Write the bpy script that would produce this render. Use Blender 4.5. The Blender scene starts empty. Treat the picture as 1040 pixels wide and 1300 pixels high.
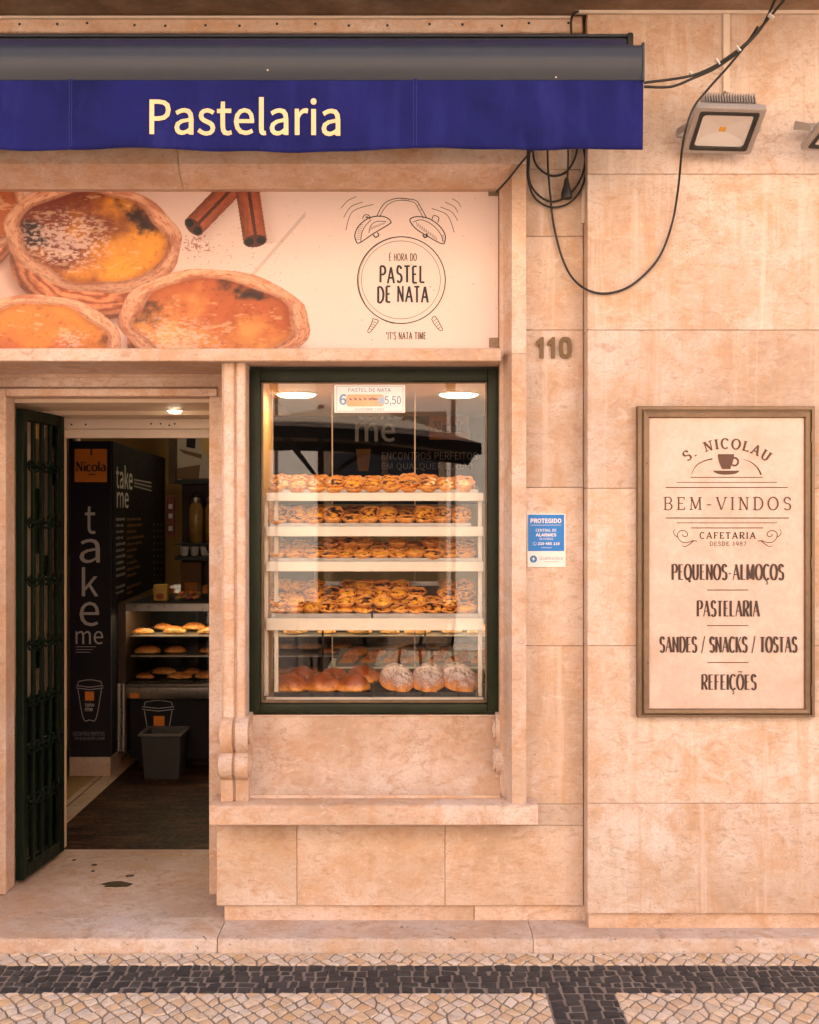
import bpy, bmesh, math, random
import numpy as np
from mathutils import Vector, Matrix

random.seed(7)
D = 4.7          # metres from the lens to the shop front plane (y = 0)
H = 1.683        # eye height above the pavement
K = 320.0        # photograph pixels per metre on the plane y = 0
C = bpy.context.scene.collection
R = math.radians

# ---------------------------------------------------------------- camera, world, sun, exposure
cam_data = bpy.data.cameras.new('camera')
cam = bpy.data.objects.new('camera', cam_data)
C.objects.link(cam)
cam.location = (0, -D, H)
cam.rotation_euler = (R(90), 0, 0)
cam_data.sensor_fit = 'VERTICAL'
cam_data.sensor_height = 36.0
cam_data.sensor_width = 28.8
cam_data.lens = 36.0 * D / (1300.0 / K)
cam_data.clip_start = 0.05
cam_data.clip_end = 400
bpy.context.scene.camera = cam

SUN_EL, SUN_AZ = 46.0, 28.0          # sun stands behind the shop, so the street face is in open shade
world = bpy.data.worlds.new('World')
bpy.context.scene.world = world
world.use_nodes = True
wn = world.node_tree.nodes
sky = wn.new('ShaderNodeTexSky')
sky.sky_type = 'NISHITA'
sky.sun_disc = False
sky.sun_elevation = R(SUN_EL)
sky.sun_rotation = R(SUN_AZ)
sky.air_density = 1.0
sky.dust_density = 3.0
sky.ozone_density = 0.6
world.node_tree.links.new(sky.outputs[0], wn['Background'].inputs[0])
wn['Background'].inputs[1].default_value = 0.095

sun_data = bpy.data.lights.new('sun', 'SUN')
sun_data.energy = 5.0
sun_data.angle = R(0.5)
sun_data.color = (1.0, 0.93, 0.87)
sun = bpy.data.objects.new('sun', sun_data)
C.objects.link(sun)
sdir = Vector((math.sin(R(SUN_AZ)) * math.cos(R(SUN_EL)), math.cos(R(SUN_AZ)) * math.cos(R(SUN_EL)), math.sin(R(SUN_EL))))
sun.rotation_euler = sdir.to_track_quat('Z', 'Y').to_euler()
sun.location = sdir * 30

sc = bpy.context.scene
sc.view_settings.view_transform = 'Standard'
sc.view_settings.look = 'None'
sc.view_settings.gamma = 1.0
sc.view_settings.exposure = 2.36
sc.cycles.max_bounces = 8
sc.cycles.diffuse_bounces = 4
sc.cycles.glossy_bounces = 4
sc.cycles.transparent_max_bounces = 8
sc.cycles.sample_clamp_indirect = 6.0
sc.cycles.use_denoising = True

# ---------------------------------------------------------------- helpers
def wx(px, y=0.0): return (px - 520.0) / K * (D + y) / D        # a spot read off the photograph, put at its own depth
def hz(py, y=0.0): return H + (650.0 - py) / K * (D + y) / D

def S(r, g, b):
    f = lambda c: (c / 255.0 / 12.92) if c <= 10 else ((c / 255.0 + 0.055) / 1.055) ** 2.4
    return (f(r), f(g), f(b), 1.0)

class MB:
    def __init__(s): s.v = []; s.f = []
    def add(s, vs, fs):
        o = len(s.v); s.v.extend([tuple(p) for p in vs]); s.f.extend([tuple(i + o for i in f) for f in fs]); return s
    def box(s, x0, x1, y0, y1, z0, z1, bev=0.0, segs=1):
        x0, x1 = min(x0, x1), max(x0, x1); y0, y1 = min(y0, y1), max(y0, y1); z0, z1 = min(z0, z1), max(z0, z1)
        bm = bmesh.new(); bmesh.ops.create_cube(bm, size=1.0)
        for v in bm.verts:
            v.co = Vector(((x0 + x1) / 2 + v.co.x * (x1 - x0), (y0 + y1) / 2 + v.co.y * (y1 - y0), (z0 + z1) / 2 + v.co.z * (z1 - z0)))
        if bev > 0:
            b = min(bev, (x1 - x0) * .45, (y1 - y0) * .45, (z1 - z0) * .45)
            bmesh.ops.bevel(bm, geom=bm.edges[:], offset=b, segments=segs, affect='EDGES', profile=.5)
        s.bm(bm); return s
    def bm(s, bm, M=None):
        bm.verts.index_update()
        s.add([(M @ v.co) if M else v.co.copy() for v in bm.verts], [[v.index for v in f.verts] for f in bm.faces]); bm.free(); return s
    def obox(s, c, ux, uy, uz, hx, hy, hz_, bev=0.0):
        bm = bmesh.new(); bmesh.ops.create_cube(bm, size=2.0)
        for v in bm.verts: v.co = Vector((v.co.x * hx, v.co.y * hy, v.co.z * hz_))
        if bev > 0: bmesh.ops.bevel(bm, geom=bm.edges[:], offset=bev, segments=1, affect='EDGES', profile=.5)
        for v in bm.verts: v.co = Vector(c) + Vector(ux) * v.co.x + Vector(uy) * v.co.y + Vector(uz) * v.co.z
        s.bm(bm); return s
    def prism(s, prof, x0, x1, n=1, jit=None):
        """profile of (y, z) points swept along x in n steps; jit maps a profile index to how far its edge wanders"""
        m = len(prof); vs = []; fs = []
        for i in range(n + 1):
            x = x0 + (x1 - x0) * i / n
            for k, (y, z) in enumerate(prof):
                a = (jit or {}).get(k, 0)
                j = 0 if a == 0 else abs(random.gauss(0, 1)) * a * (2.2 if random.random() < .06 else .6)
                vs.append((x, y + j * .8, z - j))
        for i in range(n):
            for k in range(m):
                a, b = i * m + k, i * m + (k + 1) % m
                fs.append((a, b, b + m, a + m))
        fs.append(tuple(range(m))[::-1]); fs.append(tuple(n * m + k for k in range(m)))
        return s.add(vs, fs)
    def extr(s, poly, vec):
        m = len(poly); vec = Vector(vec); a = [Vector(p) for p in poly]
        vs = a + [p + vec for p in a]
        fs = [tuple(range(m)), tuple(range(2 * m - 1, m - 1, -1))] + [(k, k + m, (k + 1) % m + m, (k + 1) % m) for k in range(m)]
        return s.add(vs, fs)
    def tube(s, pts, r, n=8, rs=None):
        pts = [Vector(p) for p in pts]; vs = []; fs = []; up = Vector((0.31, 0.22, 0.93))
        for i, p in enumerate(pts):
            t = (pts[min(i + 1, len(pts) - 1)] - pts[max(i - 1, 0)]).normalized()
            a = up - t * up.dot(t)
            if a.length < 1e-4: a = Vector((1, 0, 0)) - t * t.x
            a.normalize(); up = a; b = t.cross(a); rr = rs[i] if rs else r
            for k in range(n):
                an = 2 * math.pi * k / n
                vs.append(p + (a * math.cos(an) + b * math.sin(an)) * rr)
        for i in range(len(pts) - 1):
            for k in range(n):
                fs.append((i * n + k, i * n + (k + 1) % n, (i + 1) * n + (k + 1) % n, (i + 1) * n + k))
        fs.append(tuple(range(n))[::-1]); fs.append(tuple((len(pts) - 1) * n + k for k in range(n)))
        return s.add(vs, fs)
    def lathe(s, prof, c=(0, 0, 0), n=24, ripple=None, close=True):
        vs = []; fs = []; m = len(prof); c = Vector(c)
        for k in range(n):
            an = 2 * math.pi * k / n
            for i, (r, z) in enumerate(prof):
                rr, zz = ripple(i, an, r, z) if ripple else (r, z)
                vs.append(c + Vector((rr * math.cos(an), rr * math.sin(an), zz)))
        for k in range(n):
            for i in range(m - 1):
                a, b = k * m + i, ((k + 1) % n) * m + i
                fs.append((a, b, b + 1, a + 1))
        if close:
            fs.append(tuple(k * m for k in range(n))[::-1]); fs.append(tuple(k * m + m - 1 for k in range(n)))
        return s.add(vs, fs)
    def build(s, name, mat, parent=None, smooth=0, loc=None):
        me = bpy.data.meshes.new(name)
        v = s.v
        if loc is not None: v = [tuple(Vector(p) - Vector(loc)) for p in v]
        me.from_pydata(v, [], s.f)
        bm = bmesh.new(); bm.from_mesh(me); bmesh.ops.recalc_face_normals(bm, faces=bm.faces[:]); bm.to_mesh(me); bm.free()
        if smooth:
            me.shade_smooth(); me.set_sharp_from_angle(angle=R(smooth))
        me.update()
        if mat: me.materials.append(mat)
        o = bpy.data.objects.new(name, me); C.objects.link(o)
        if loc is not None: o.location = loc
        if parent:
            o.parent = parent; o.matrix_parent_inverse = parent.matrix_world.inverted()
        return o

def empty(name, loc=(0, 0, 0)):
    o = bpy.data.objects.new(name, None); C.objects.link(o); o.location = loc; o.empty_display_size = .1
    o.matrix_world = Matrix.Translation(loc)
    return o
def tag(o, label=None, cat=None, group=None, kind=None):
    if label: o['label'] = label
    if cat: o['category'] = cat
    if group: o['group'] = group
    if kind: o['kind'] = kind
    return o
def thing(name, label, cat, loc=(0, 0, 0), group=None): return tag(empty(name, loc), label, cat, group)
def link(o, parent):
    o.parent = parent; o.matrix_parent_inverse = parent.matrix_world.inverted(); return o
def copy_tree(o, M=None):
    """a copy of a thing with copies of its parts and sub-parts; M moves the copied thing in the world"""
    c = o.copy(); C.objects.link(c)
    def rec(src, dst):
        for ch in list(src.children):
            d = ch.copy(); C.objects.link(d); d.parent = dst; d.matrix_parent_inverse = ch.matrix_parent_inverse.copy(); rec(ch, d)
    rec(o, c)
    if M is not None: c.matrix_world = M
    return c
def spline(pts, n=10):
    pts = [Vector(p) for p in pts]; out = []
    for i in range(len(pts) - 1):
        p0, p1, p2, p3 = pts[max(i - 1, 0)], pts[i], pts[i + 1], pts[min(i + 2, len(pts) - 1)]
        for k in range(n):
            t = k / n
            out.append(.5 * ((2 * p1) + (p2 - p0) * t + (2 * p0 - 5 * p1 + 4 * p2 - p3) * t * t + (3 * p1 - p0 - 3 * p2 + p3) * t ** 3))
    out.append(pts[-1]); return out

# ---------------------------------------------------------------- materials
class NT:
    def __init__(s, name):
        s.m = bpy.data.materials.new(name); s.m.use_nodes = True; s.t = s.m.node_tree; s.b = s.t.nodes['Principled BSDF']; s.o = s.t.nodes['Material Output']
    def n(s, typ, **kw):
        nd = s.t.nodes.new(typ)
        for k, v in kw.items():
            if k.startswith('i_'): nd.inputs[k[2:].replace('_', ' ')].default_value = v
            elif k[0] == 'I' and k[1:].isdigit(): nd.inputs[int(k[1:])].default_value = v
            else: setattr(nd, k, v)
        return nd
    def l(s, a, b): s.t.links.new(a, b)
    def math(s, op, a, b=0.0, c=None):
        nd = s.t.nodes.new('ShaderNodeMath'); nd.operation = op
        for i, x in enumerate((a, b) if c is None else (a, b, c)):
            if hasattr(x, 'is_output'): s.l(x, nd.inputs[i])
            else: nd.inputs[i].default_value = x
        return nd.outputs[0]
    def ramp(s, fac, stops):
        nd = s.t.nodes.new('ShaderNodeValToRGB'); e = nd.color_ramp.elements
        while len(e) > 1: e.remove(e[-1])
        e[0].position = stops[0][0]; e[0].color = stops[0][1]
        for p, c in stops[1:]:
            x = e.new(p); x.color = c
        s.l(fac, nd.inputs[0]); return nd.outputs[0]
    def mix(s, fac, a, b, mode='MIX'):
        nd = s.t.nodes.new('ShaderNodeMix'); nd.data_type = 'RGBA'; nd.blend_type = mode; nd.clamp_factor = True
        for i, x in ((0, fac), (6, a), (7, b)):
            if hasattr(x, 'is_output'): s.l(x, nd.inputs[i])
            else: nd.inputs[i].default_value = x
        return nd.outputs[2]
    def noise(s, vec, scale, detail=4, rough=.55, dist=0.0):
        nd = s.n('ShaderNodeTexNoise'); nd.inputs['Scale'].default_value = scale; nd.inputs['Detail'].default_value = detail
        nd.inputs['Roughness'].default_value = rough; nd.inputs['Distortion'].default_value = dist; s.l(vec, nd.inputs['Vector']); return nd.outputs['Fac']
    def pos(s, obj=False):
        if obj: return s.n('ShaderNodeTexCoord').outputs['Object']
        return s.n('ShaderNodeNewGeometry').outputs['Position']
    def scale(s, vec, sx, sy, sz):
        nd = s.n('ShaderNodeMapping'); nd.inputs['Scale'].default_value = (sx, sy, sz); s.l(vec, nd.inputs['Vector']); return nd.outputs[0]
    def bump(s, h, strength, dist=.01):
        nd = s.n('ShaderNodeBump'); nd.inputs['Strength'].default_value = strength; nd.inputs['Distance'].default_value = dist
        s.l(h, nd.inputs['Height']); s.l(nd.outputs[0], s.b.inputs['Normal'])
    def col(s, c):
        if hasattr(c, 'is_output'): s.l(c, s.b.inputs['Base Color'])
        else: s.b.inputs['Base Color'].default_value = c

def grey(v): return (v, v, v, 1)
def mul(c, k): return (c[0] * k, c[1] * k, c[2] * k, 1)

def simple(name, col, rough=.5, metal=0.0, var=.12, scale=30.0, bump=.0, spec=.5):
    t = NT(name); p = t.pos(True)
    n1 = t.noise(p, scale, 5, .6); n2 = t.noise(p, scale * .12, 3, .5)
    f = t.math('ADD', t.math('MULTIPLY', n1, .5), t.math('MULTIPLY', n2, .5))
    t.col(t.ramp(f, [(.3, mul(col, 1 - var)), (.7, mul(col, 1 + var))]))
    t.b.inputs['Metallic'].default_value = metal
    t.l(t.ramp(n1, [(.3, grey(max(rough - .07, .02))), (.7, grey(min(rough + .09, 1)))]), t.b.inputs['Roughness'])
    t.b.inputs['Specular IOR Level'].default_value = spec
    if bump: t.bump(n1, bump, .004)
    return t.m

def stone(name, base, dark=.62, streak=.35, pit=.5, veins=.35, rough=.62, blotch=0.0, chips=0.0):
    """pale weathered limestone: cloudy beds, ochre and pink patches, hair veins, short dark dashes, pits, rain streaks"""
    t = NT(name); p = t.pos()
    isl = t.n('ShaderNodeNewGeometry').outputs['Random Per Island']
    off = t.n('ShaderNodeVectorMath', operation='ADD'); t.l(p, off.inputs[0])
    sc_ = t.n('ShaderNodeVectorMath', operation='SCALE'); sc_.inputs[3].default_value = 7.0
    cmb = t.n('ShaderNodeCombineXYZ'); t.l(isl, cmb.inputs[0]); t.l(isl, cmb.inputs[2]); t.l(cmb.outputs[0], sc_.inputs[0]); t.l(sc_.outputs[0], off.inputs[1])
    q = off.outputs[0]
    def tone(r, g_, b): return (base[0] * r, base[1] * g_, base[2] * b, 1)
    big = t.noise(q, 1.5, 6, .62, .5); mid = t.noise(q, 7.0, 8, .68, .8); mid2 = t.noise(t.scale(q, 1.0, 1.0, 1.7), 19.0, 8, .7, 1.0)
    fine = t.noise(q, 120.0, 4, .65); grain = t.noise(q, 420.0, 3, .6)
    c = t.ramp(big, [(.32, tone(.74, .64, .53)), (.45, tone(.94, .90, .86)), (.56, tone(1.06, 1.10, 1.15)), (.68, tone(1.16, 1.26, 1.38))])
    c = t.mix(t.ramp(mid, [(.46, grey(0)), (.66, grey(.85))]), c, tone(.90, .70, .50))
    c = t.mix(t.ramp(mid2, [(.33, grey(.70)), (.48, grey(0))]), c, tone(.70, .57, .46))
    c = t.mix(t.ramp(mid2, [(.55, grey(0)), (.72, grey(.65))]), c, tone(1.20, 1.30, 1.42))
    c = t.mix(t.ramp(fine, [(.34, grey(.42)), (.47, grey(0))]), c, tone(.66, .54, .44))
    # short wavy dashes along the bedding
    dsh = t.noise(t.scale(q, 26.0, 26.0, 105.0), 1.0, 4, .6, .7)
    c = t.mix(t.math('MULTIPLY', t.ramp(dsh, [(.30, grey(1)), (.38, grey(0))]), t.ramp(t.noise(q, 3.4, 4), [(.38, grey(.15)), (.60, grey(.85))])), c, tone(dark, dark * .82, dark * .68))
    # rain streaks: pale and ochre, drawn down the wall
    if streak:
        st = t.noise(t.scale(q, 10.0, 10.0, .55), 1.0, 7, .66, .45)
        c = t.mix(t.ramp(st, [(.54, grey(0)), (.66, grey(streak))]), c, tone(1.18, 1.25, 1.34))
        st2 = t.noise(t.scale(q, 9.0, 9.0, .6), 1.3, 7, .66, .5)
        c = t.mix(t.ramp(st2, [(.53, grey(0)), (.70, grey(streak * 1.2))]), c, tone(.86, .66, .46))
    # veins
    vd = t.n('ShaderNodeTexVoronoi', feature='DISTANCE_TO_EDGE'); vd.inputs['Scale'].default_value = 2.7
    wv = t.n('ShaderNodeVectorMath', operation='ADD'); t.l(t.scale(q, 1.0, 1.0, 2.0), wv.inputs[0])
    nn = t.n('ShaderNodeTexNoise'); nn.inputs['Scale'].default_value = 4.5; nn.inputs['Detail'].default_value = 8; nn.inputs['Roughness'].default_value = .65; t.l(q, nn.inputs['Vector'])
    ns = t.n('ShaderNodeVectorMath', operation='SCALE'); ns.inputs[3].default_value = .9; t.l(nn.outputs['Color'], ns.inputs[0]); t.l(ns.outputs[0], wv.inputs[1])
    t.l(wv.outputs[0], vd.inputs['Vector'])
    vm = t.math('MULTIPLY', t.ramp(vd.outputs['Distance'], [(.0, grey(1)), (.012, grey(.4)), (.04, grey(0))]), t.ramp(t.noise(q, 2.3, 4), [(.44, grey(0)), (.66, grey(veins))]))
    c = t.mix(vm, c, tone(.58, .44, .34))
    # pits
    pv = t.n('ShaderNodeTexVoronoi'); pv.inputs['Scale'].default_value = 52.0; t.l(t.scale(q, 1, 1, 1.6), pv.inputs['Vector'])
    pm = t.math('MULTIPLY', t.ramp(pv.outputs['Distance'], [(.10, grey(1)), (.20, grey(0))]), t.ramp(t.noise(q, 6.5, 5, .65), [(.56, grey(0)), (.64, grey(pit))]))
    c = t.mix(pm, c, tone(.42, .33, .26))
    if chips:
        ck = t.noise(t.scale(q, 1.0, 1.4, 1.4), 30.0, 7, .66, .9)
        cm_ = t.math('MULTIPLY', t.ramp(ck, [(.635, grey(0)), (.655, grey(1))]), t.ramp(t.noise(q, 2.1, 3), [(.42, grey(0)), (.56, grey(chips))]))
        c = t.mix(cm_, c, (.10, .075, .06, 1)); pm = t.math('ADD', pm, cm_)
        c = t.mix(t.ramp(t.noise(q, 4.2, 7, .7, .4), [(.48, grey(0)), (.70, grey(.55))]), c, tone(.74, .74, .78))
    if blotch:
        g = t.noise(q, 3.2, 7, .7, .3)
        c = t.mix(t.ramp(g, [(.42, grey(0)), (.62, grey(blotch))]), c, tone(.42, .36, .30))
    rnd = t.math('MULTIPLY_ADD', isl, .20, .90)
    sc2 = t.n('ShaderNodeVectorMath', operation='SCALE'); t.l(c, sc2.inputs[0]); t.l(rnd, sc2.inputs[3])
    t.col(sc2.outputs[0])
    t.l(t.ramp(fine, [(.3, grey(rough - .1)), (.7, grey(rough + .14))]), t.b.inputs['Roughness'])
    hgt = t.math('ADD', t.math('MULTIPLY', fine, .4), t.math('ADD', t.math('MULTIPLY', grain, .2), t.math('MULTIPLY', pm, -1.4)))
    hgt = t.math('ADD', hgt, t.math('MULTIPLY', mid2, .8))
    t.bump(hgt, .36, .004)
    return t.m

def emit(name, col, strength):
    t = NT(name); t.b.inputs['Base Color'].default_value = grey(.8)
    t.b.inputs['Emission Color'].default_value = col; t.b.inputs['Emission Strength'].default_value = strength; return t.m

def pane(name, boost=1.0, tint=(1, 1, 1, 1), rough=0.0):
    """a clear sheet of glass: transmits straight through and mirrors by Fresnel"""
    t = NT(name); t.t.nodes.remove(t.b)
    tr = t.n('ShaderNodeBsdfTransparent'); tr.inputs[0].default_value = tint
    gl = t.n('ShaderNodeBsdfGlossy'); gl.inputs['Roughness'].default_value = rough
    ge = t.n('ShaderNodeNewGeometry'); dt = t.n('ShaderNodeVectorMath', operation='DOT_PRODUCT'); t.l(ge.outputs['Normal'], dt.inputs[0]); t.l(ge.outputs['Incoming'], dt.inputs[1])
    fr = t.math('MULTIPLY_ADD', t.math('POWER', t.math('SUBTRACT', 1.0, t.math('ABSOLUTE', dt.outputs['Value'])), 5.0), .96, .04)
    mx = t.n('ShaderNodeMixShader'); t.l(t.math('MINIMUM', t.math('MULTIPLY', fr, boost), 1.0), mx.inputs[0]); t.l(tr.outputs[0], mx.inputs[1]); t.l(gl.outputs[0], mx.inputs[2])
    t.l(mx.outputs[0], t.o.inputs[0]); return t.m

BASE = (.595, .448, .345, 1)
M = {}
M['stone'] = stone('limestone', BASE, streak=.14)
M['stone_wall'] = stone('limestone_ashlar', (.605, .474, .382, 1), pit=.8, veins=.30, streak=.60)
M['stone_frame'] = stone('limestone_dressed', (.595, .436, .332, 1), pit=.5, veins=.35, streak=.12)
M['stone_vein'] = stone('limestone_veined', (.595, .438, .335, 1), pit=.7, veins=.95, streak=.0)
M['stone_step'] = stone('limestone_step', (.595, .462, .372, 1), pit=.9, veins=.7, streak=.0, rough=.5, chips=1.0)
M['stone_dark'] = stone('limestone_shaded_brown', (.36, .25, .17, 1), pit=.6, veins=.8, blotch=.85)  # dark brown cornice stone, shade of its underside put into the colour
M['joint'] = simple('joint_mortar', (.26, .17, .11, 1), .9)
M['mortar'] = simple('pavement_mortar', (.255, .205, .165, 1), .95, var=.25, scale=60, bump=.4)
M['alu'] = simple('anthracite_aluminium', (.026, .031, .042, 1), .36, .0, .1, 18, spec=.4)
M['black'] = simple('black_plastic', (.018, .017, .016, 1), .5)
M['rubber'] = simple('black_cable_rubber', (.022, .018, .015, 1), .55)
M['white_pvc'] = simple('aged_white_pvc', (.66, .54, .43, 1), .55, var=.08)
M['green'] = simple('old_dark_green_paint', (.009, .015, .004, 1), .5, var=.6, scale=22, bump=.5, spec=.3)
M['green_iron'] = simple('dark_green_iron', (.004, .009, .004, 1), .5, .0, .4, 24, bump=.4, spec=.16)
M['bronze'] = simple('dull_bronze', (.20, .132, .080, 1), .42, .55, .28, 40, bump=.15)
M['brass'] = simple('aged_brass', (.13, .078, .038, 1), .42, .6, .25, 60)
M['grey_metal'] = simple('grey_cast_aluminium', (.40, .36, .33, 1), .45, .35, .1, 50)
M['steel'] = simple('brushed_steel', (.45, .42, .39, 1), .32, .9, .1, 60)
M['ink'] = simple('brown_print', (.060, .030, .018, 1), .6)
M['ink_mid'] = simple('brown_print_warm', (.115, .050, .028, 1), .6)
M['ink_black'] = simple('black_print', (.02, .017, .015, 1), .6)
M['cream_letters'] = simple('cream_letters', (.82, .56, .29, 1), .7)
M['white'] = simple('white_print', (.80, .78, .765, 1), .55, var=.04)
M['white_dim'] = simple('pale_grey_print', (.46, .44, .44, 1), .6, var=.04)
M['cream'] = simple('cream_paint', (.72, .57, .42, 1), .6, var=.07, scale=8)
M['warm_cream'] = simple('warm_cream_paint', (.80, .50, .22, 1), .6, var=.07, scale=6)
M['shelf'] = simple('cream_shelf_enamel', (.70, .60, .46, 1), .35, var=.05)
M['yellow_wall'] = simple('ochre_plaster', (.50, .33, .13, 1), .8, var=.12, scale=4)
M['dark_panel'] = simple('charcoal_panel', (.014, .013, .016, 1), .6, var=.12, spec=.2)
M['violet_panel'] = simple('dark_aubergine_panel', (.017, .014, .021, 1), .6, var=.1, spec=.2)
M['orange'] = simple('orange_print', (.80, .24, .025, 1), .6, var=.05)
M['wood_dark'] = simple('dark_brown_wood', (.075, .040, .024, 1), .5, var=.3)
M['tray'] = simple('steel_tray', (.38, .35, .32, 1), .35, .8, .12)
M['tray_dark'] = simple('black_baking_tray', (.03, .026, .024, 1), .45, .4, .2)
M['glass'] = pane('window_glass', 1.65)
M['case_glass'] = pane('case_glass', 1.3)
M['jar_glass'] = pane('jar_glass', 2.6, (.93, .92, .88, 1))
M['lamp'] = emit('downlight_glow', (1.0, .74, .42, 1), 5.0)
M['lamp_fill'] = emit('fill_lamp_glow', (1.0, .78, .46, 1), 11.0)
M['lamp_small'] = emit('small_downlight_glow', (1.0, .84, .6, 1), 6.0)
M['led'] = emit('led_strip_glow', (1.0, .80, .46, 1), 6.0)
M['zip'] = simple('white_zip_tie', (.75, .72, .68, 1), .5)
M['blue_sticker'] = simple('blue_sticker_print', (.012, .20, .62, 1), .4, var=.05)
M['grey_print'] = simple('grey_print', (.22, .24, .30, 1), .6)

# ---------------------------------------------------------------- lettering: drawn with a pen, or the built-in sans
def arc(cx, cy, rx, ry, a0, a1, n=14):
    return [(cx + rx * math.cos(R(a0 + (a1 - a0) * i / n)), cy + ry * math.sin(R(a0 + (a1 - a0) * i / n))) for i in range(n + 1)]
def ring(w, x=None): return [(arc((x or w / 2), .5, w / 2, .5, 90, 450, 26), None)]
GL = {}
def g(ch, w, strokes, ser=()): GL[ch] = (w, [(s if isinstance(s, tuple) else (s, None)) for s in strokes], ser)
_P = [(.12, 1), (.34, 1)] + arc(.34, .74, .25, .26, 90, -90, 10) + [(.12, .48)]
g('A', .72, [([(.36, 1), (.05, 0)], 't'), ([(.36, 1), (.67, 0)], 'T'), [(.17, .34), (.56, .34)]], [(.05, 0), (.67, 0)])
g('B', .62, [[(.12, 0), (.12, 1)], [(.12, 1), (.32, 1)] + arc(.32, .76, .21, .24, 90, -90, 9) + [(.12, .52)], [(.32, .52)] + arc(.32, .26, .25, .26, 90, -90, 9) + [(.12, 0)]], [(.10, 0), (.10, 1)])
g('C', .66, [arc(.36, .5, .31, .5, 48, 312, 20)], [])
g('D', .70, [[(.12, 0), (.12, 1)], [(.12, 1), (.28, 1)] + arc(.28, .5, .36, .5, 90, -90, 16) + [(.12, 0)]], [(.10, 0), (.10, 1)])
g('E', .56, [[(.12, 0), (.12, 1)], [(.12, 1), (.50, 1)], [(.12, .52), (.42, .52)], [(.12, 0), (.52, 0)]], [(.10, 0), (.10, 1)])
g('F', .54, [[(.12, 0), (.12, 1)], [(.12, 1), (.50, 1)], [(.12, .52), (.42, .52)]], [(.12, 0), (.10, 1)])
g('G', .70, [arc(.36, .5, .31, .5, 48, 330, 20), [(.40, .44), (.64, .44)], [(.62, .44), (.62, .14)]], [])
g('H', .70, [[(.12, 0), (.12, 1)], [(.58, 0), (.58, 1)], [(.12, .52), (.58, .52)]], [(.12, 0), (.12, 1), (.58, 0), (.58, 1)])
g('I', .24, [[(.12, 0), (.12, 1)]], [(.12, 0), (.12, 1)])
g('K', .66, [[(.12, 0), (.12, 1)], ([(.58, 1), (.14, .42)], 't'), ([(.26, .56), (.60, 0)], 'T')], [(.12, 0), (.12, 1), (.58, 1), (.60, 0)])
g('L', .54, [[(.12, 0), (.12, 1)], [(.12, 0), (.52, 0)]], [(.10, 0), (.12, 1)])
g('M', .86, [([(.12, 0), (.14, 1)], 't'), ([(.14, 1), (.43, .08)], 'T'), ([(.43, .08), (.72, 1)], 't'), [(.72, 1), (.74, 0)]], [(.12, 0), (.12, 1), (.74, 0), (.74, 1)])
g('N', .72, [([(.12, 0), (.12, 1)], 't'), ([(.12, 1), (.60, 0)], 'T'), ([(.60, 0), (.60, 1)], 't')], [(.12, 0), (.10, 1), (.60, 1)])
g('O', .74, [arc(.37, .5, .33, .5, 90, 450, 26)])
g('P', .62, [[(.12, 0), (.12, 1)], _P], [(.12, 0), (.10, 1)])
g('Q', .74, [arc(.37, .5, .33, .5, 90, 450, 26), ([(.40, .16), (.60, -.16)], 'T')])
g('R', .66, [[(.12, 0), (.12, 1)], _P, ([(.30, .48), (.60, 0)], 'T')], [(.12, 0), (.10, 1), (.61, 0)])
_S = [(.51, .82)] + arc(.31, .755, .20, .245, 30, 270, 14) + arc(.31, .255, .22, .255, 90, -150, 14)
g('S', .60, [_S], [])
g('T', .62, [[(.31, 0), (.31, 1)], [(.04, 1), (.58, 1)]], [(.31, 0)])
g('U', .70, [[(.12, 1), (.12, .30)] + arc(.35, .30, .23, .30, 180, 360, 12) + [(.58, 1)]], [(.12, 1), (.58, 1)])
g('V', .70, [([(.05, 1), (.36, 0)], 'T'), ([(.36, 0), (.66, 1)], 't')], [(.06, 1), (.65, 1)])
g('-', .40, [[(.06, .40), (.34, .40)]])
g('/', .44, [([(.04, -.06), (.40, 1.04)], 't')])
g('.', .22, [([(.11, .0), (.11, .13)], 'T')])
g(',', .22, [([(.13, .10), (.07, -.16)], 'T')])
g("'", .18, [([(.09, 1), (.09, .76)], 't')])
g('*', .30, [([(.15, 1), (.15, .74)], 't'), ([(.04, .94), (.26, .80)], 't'), ([(.26, .94), (.04, .80)], 't')])
g(' ', .34, [])
_ced = ([(.36, -.02), (.36, -.10), (.46, -.16), (.42, -.27), (.27, -.27)], 't')
g('Ç', .66, [arc(.36, .5, .31, .5, 48, 312, 20), _ced])
g('Õ', .74, [arc(.37, .5, .33, .5, 90, 450, 26), ([(.18, 1.14), (.27, 1.22), (.37, 1.18), (.47, 1.14), (.56, 1.22)], 't')])
g('É', .56, [[(.12, 0), (.12, 1)], [(.12, 1), (.50, 1)], [(.12, .52), (.42, .52)], [(.12, 0), (.52, 0)], ([(.22, 1.10), (.38, 1.26)], 't')])
g('0', .60, [arc(.30, .5, .25, .5, 90, 450, 22)])
g('1', .44, [[(.24, 0), (.24, 1)], ([(.24, 1), (.08, .82)], 't')], [(.24, 0)])
g('7', .54, [[(.06, 1), (.50, 1)], ([(.50, 1), (.20, 0)], 'T')])
g('8', .58, [arc(.29, .76, .19, .24, 90, 450, 18), arc(.29, .26, .23, .26, 90, 450, 18)])
g('9', .58, [arc(.29, .68, .23, .32, 0, 360, 18), [(.52, .68)] + arc(.20, .62, .32, .62, 0, -80, 8)])
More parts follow.
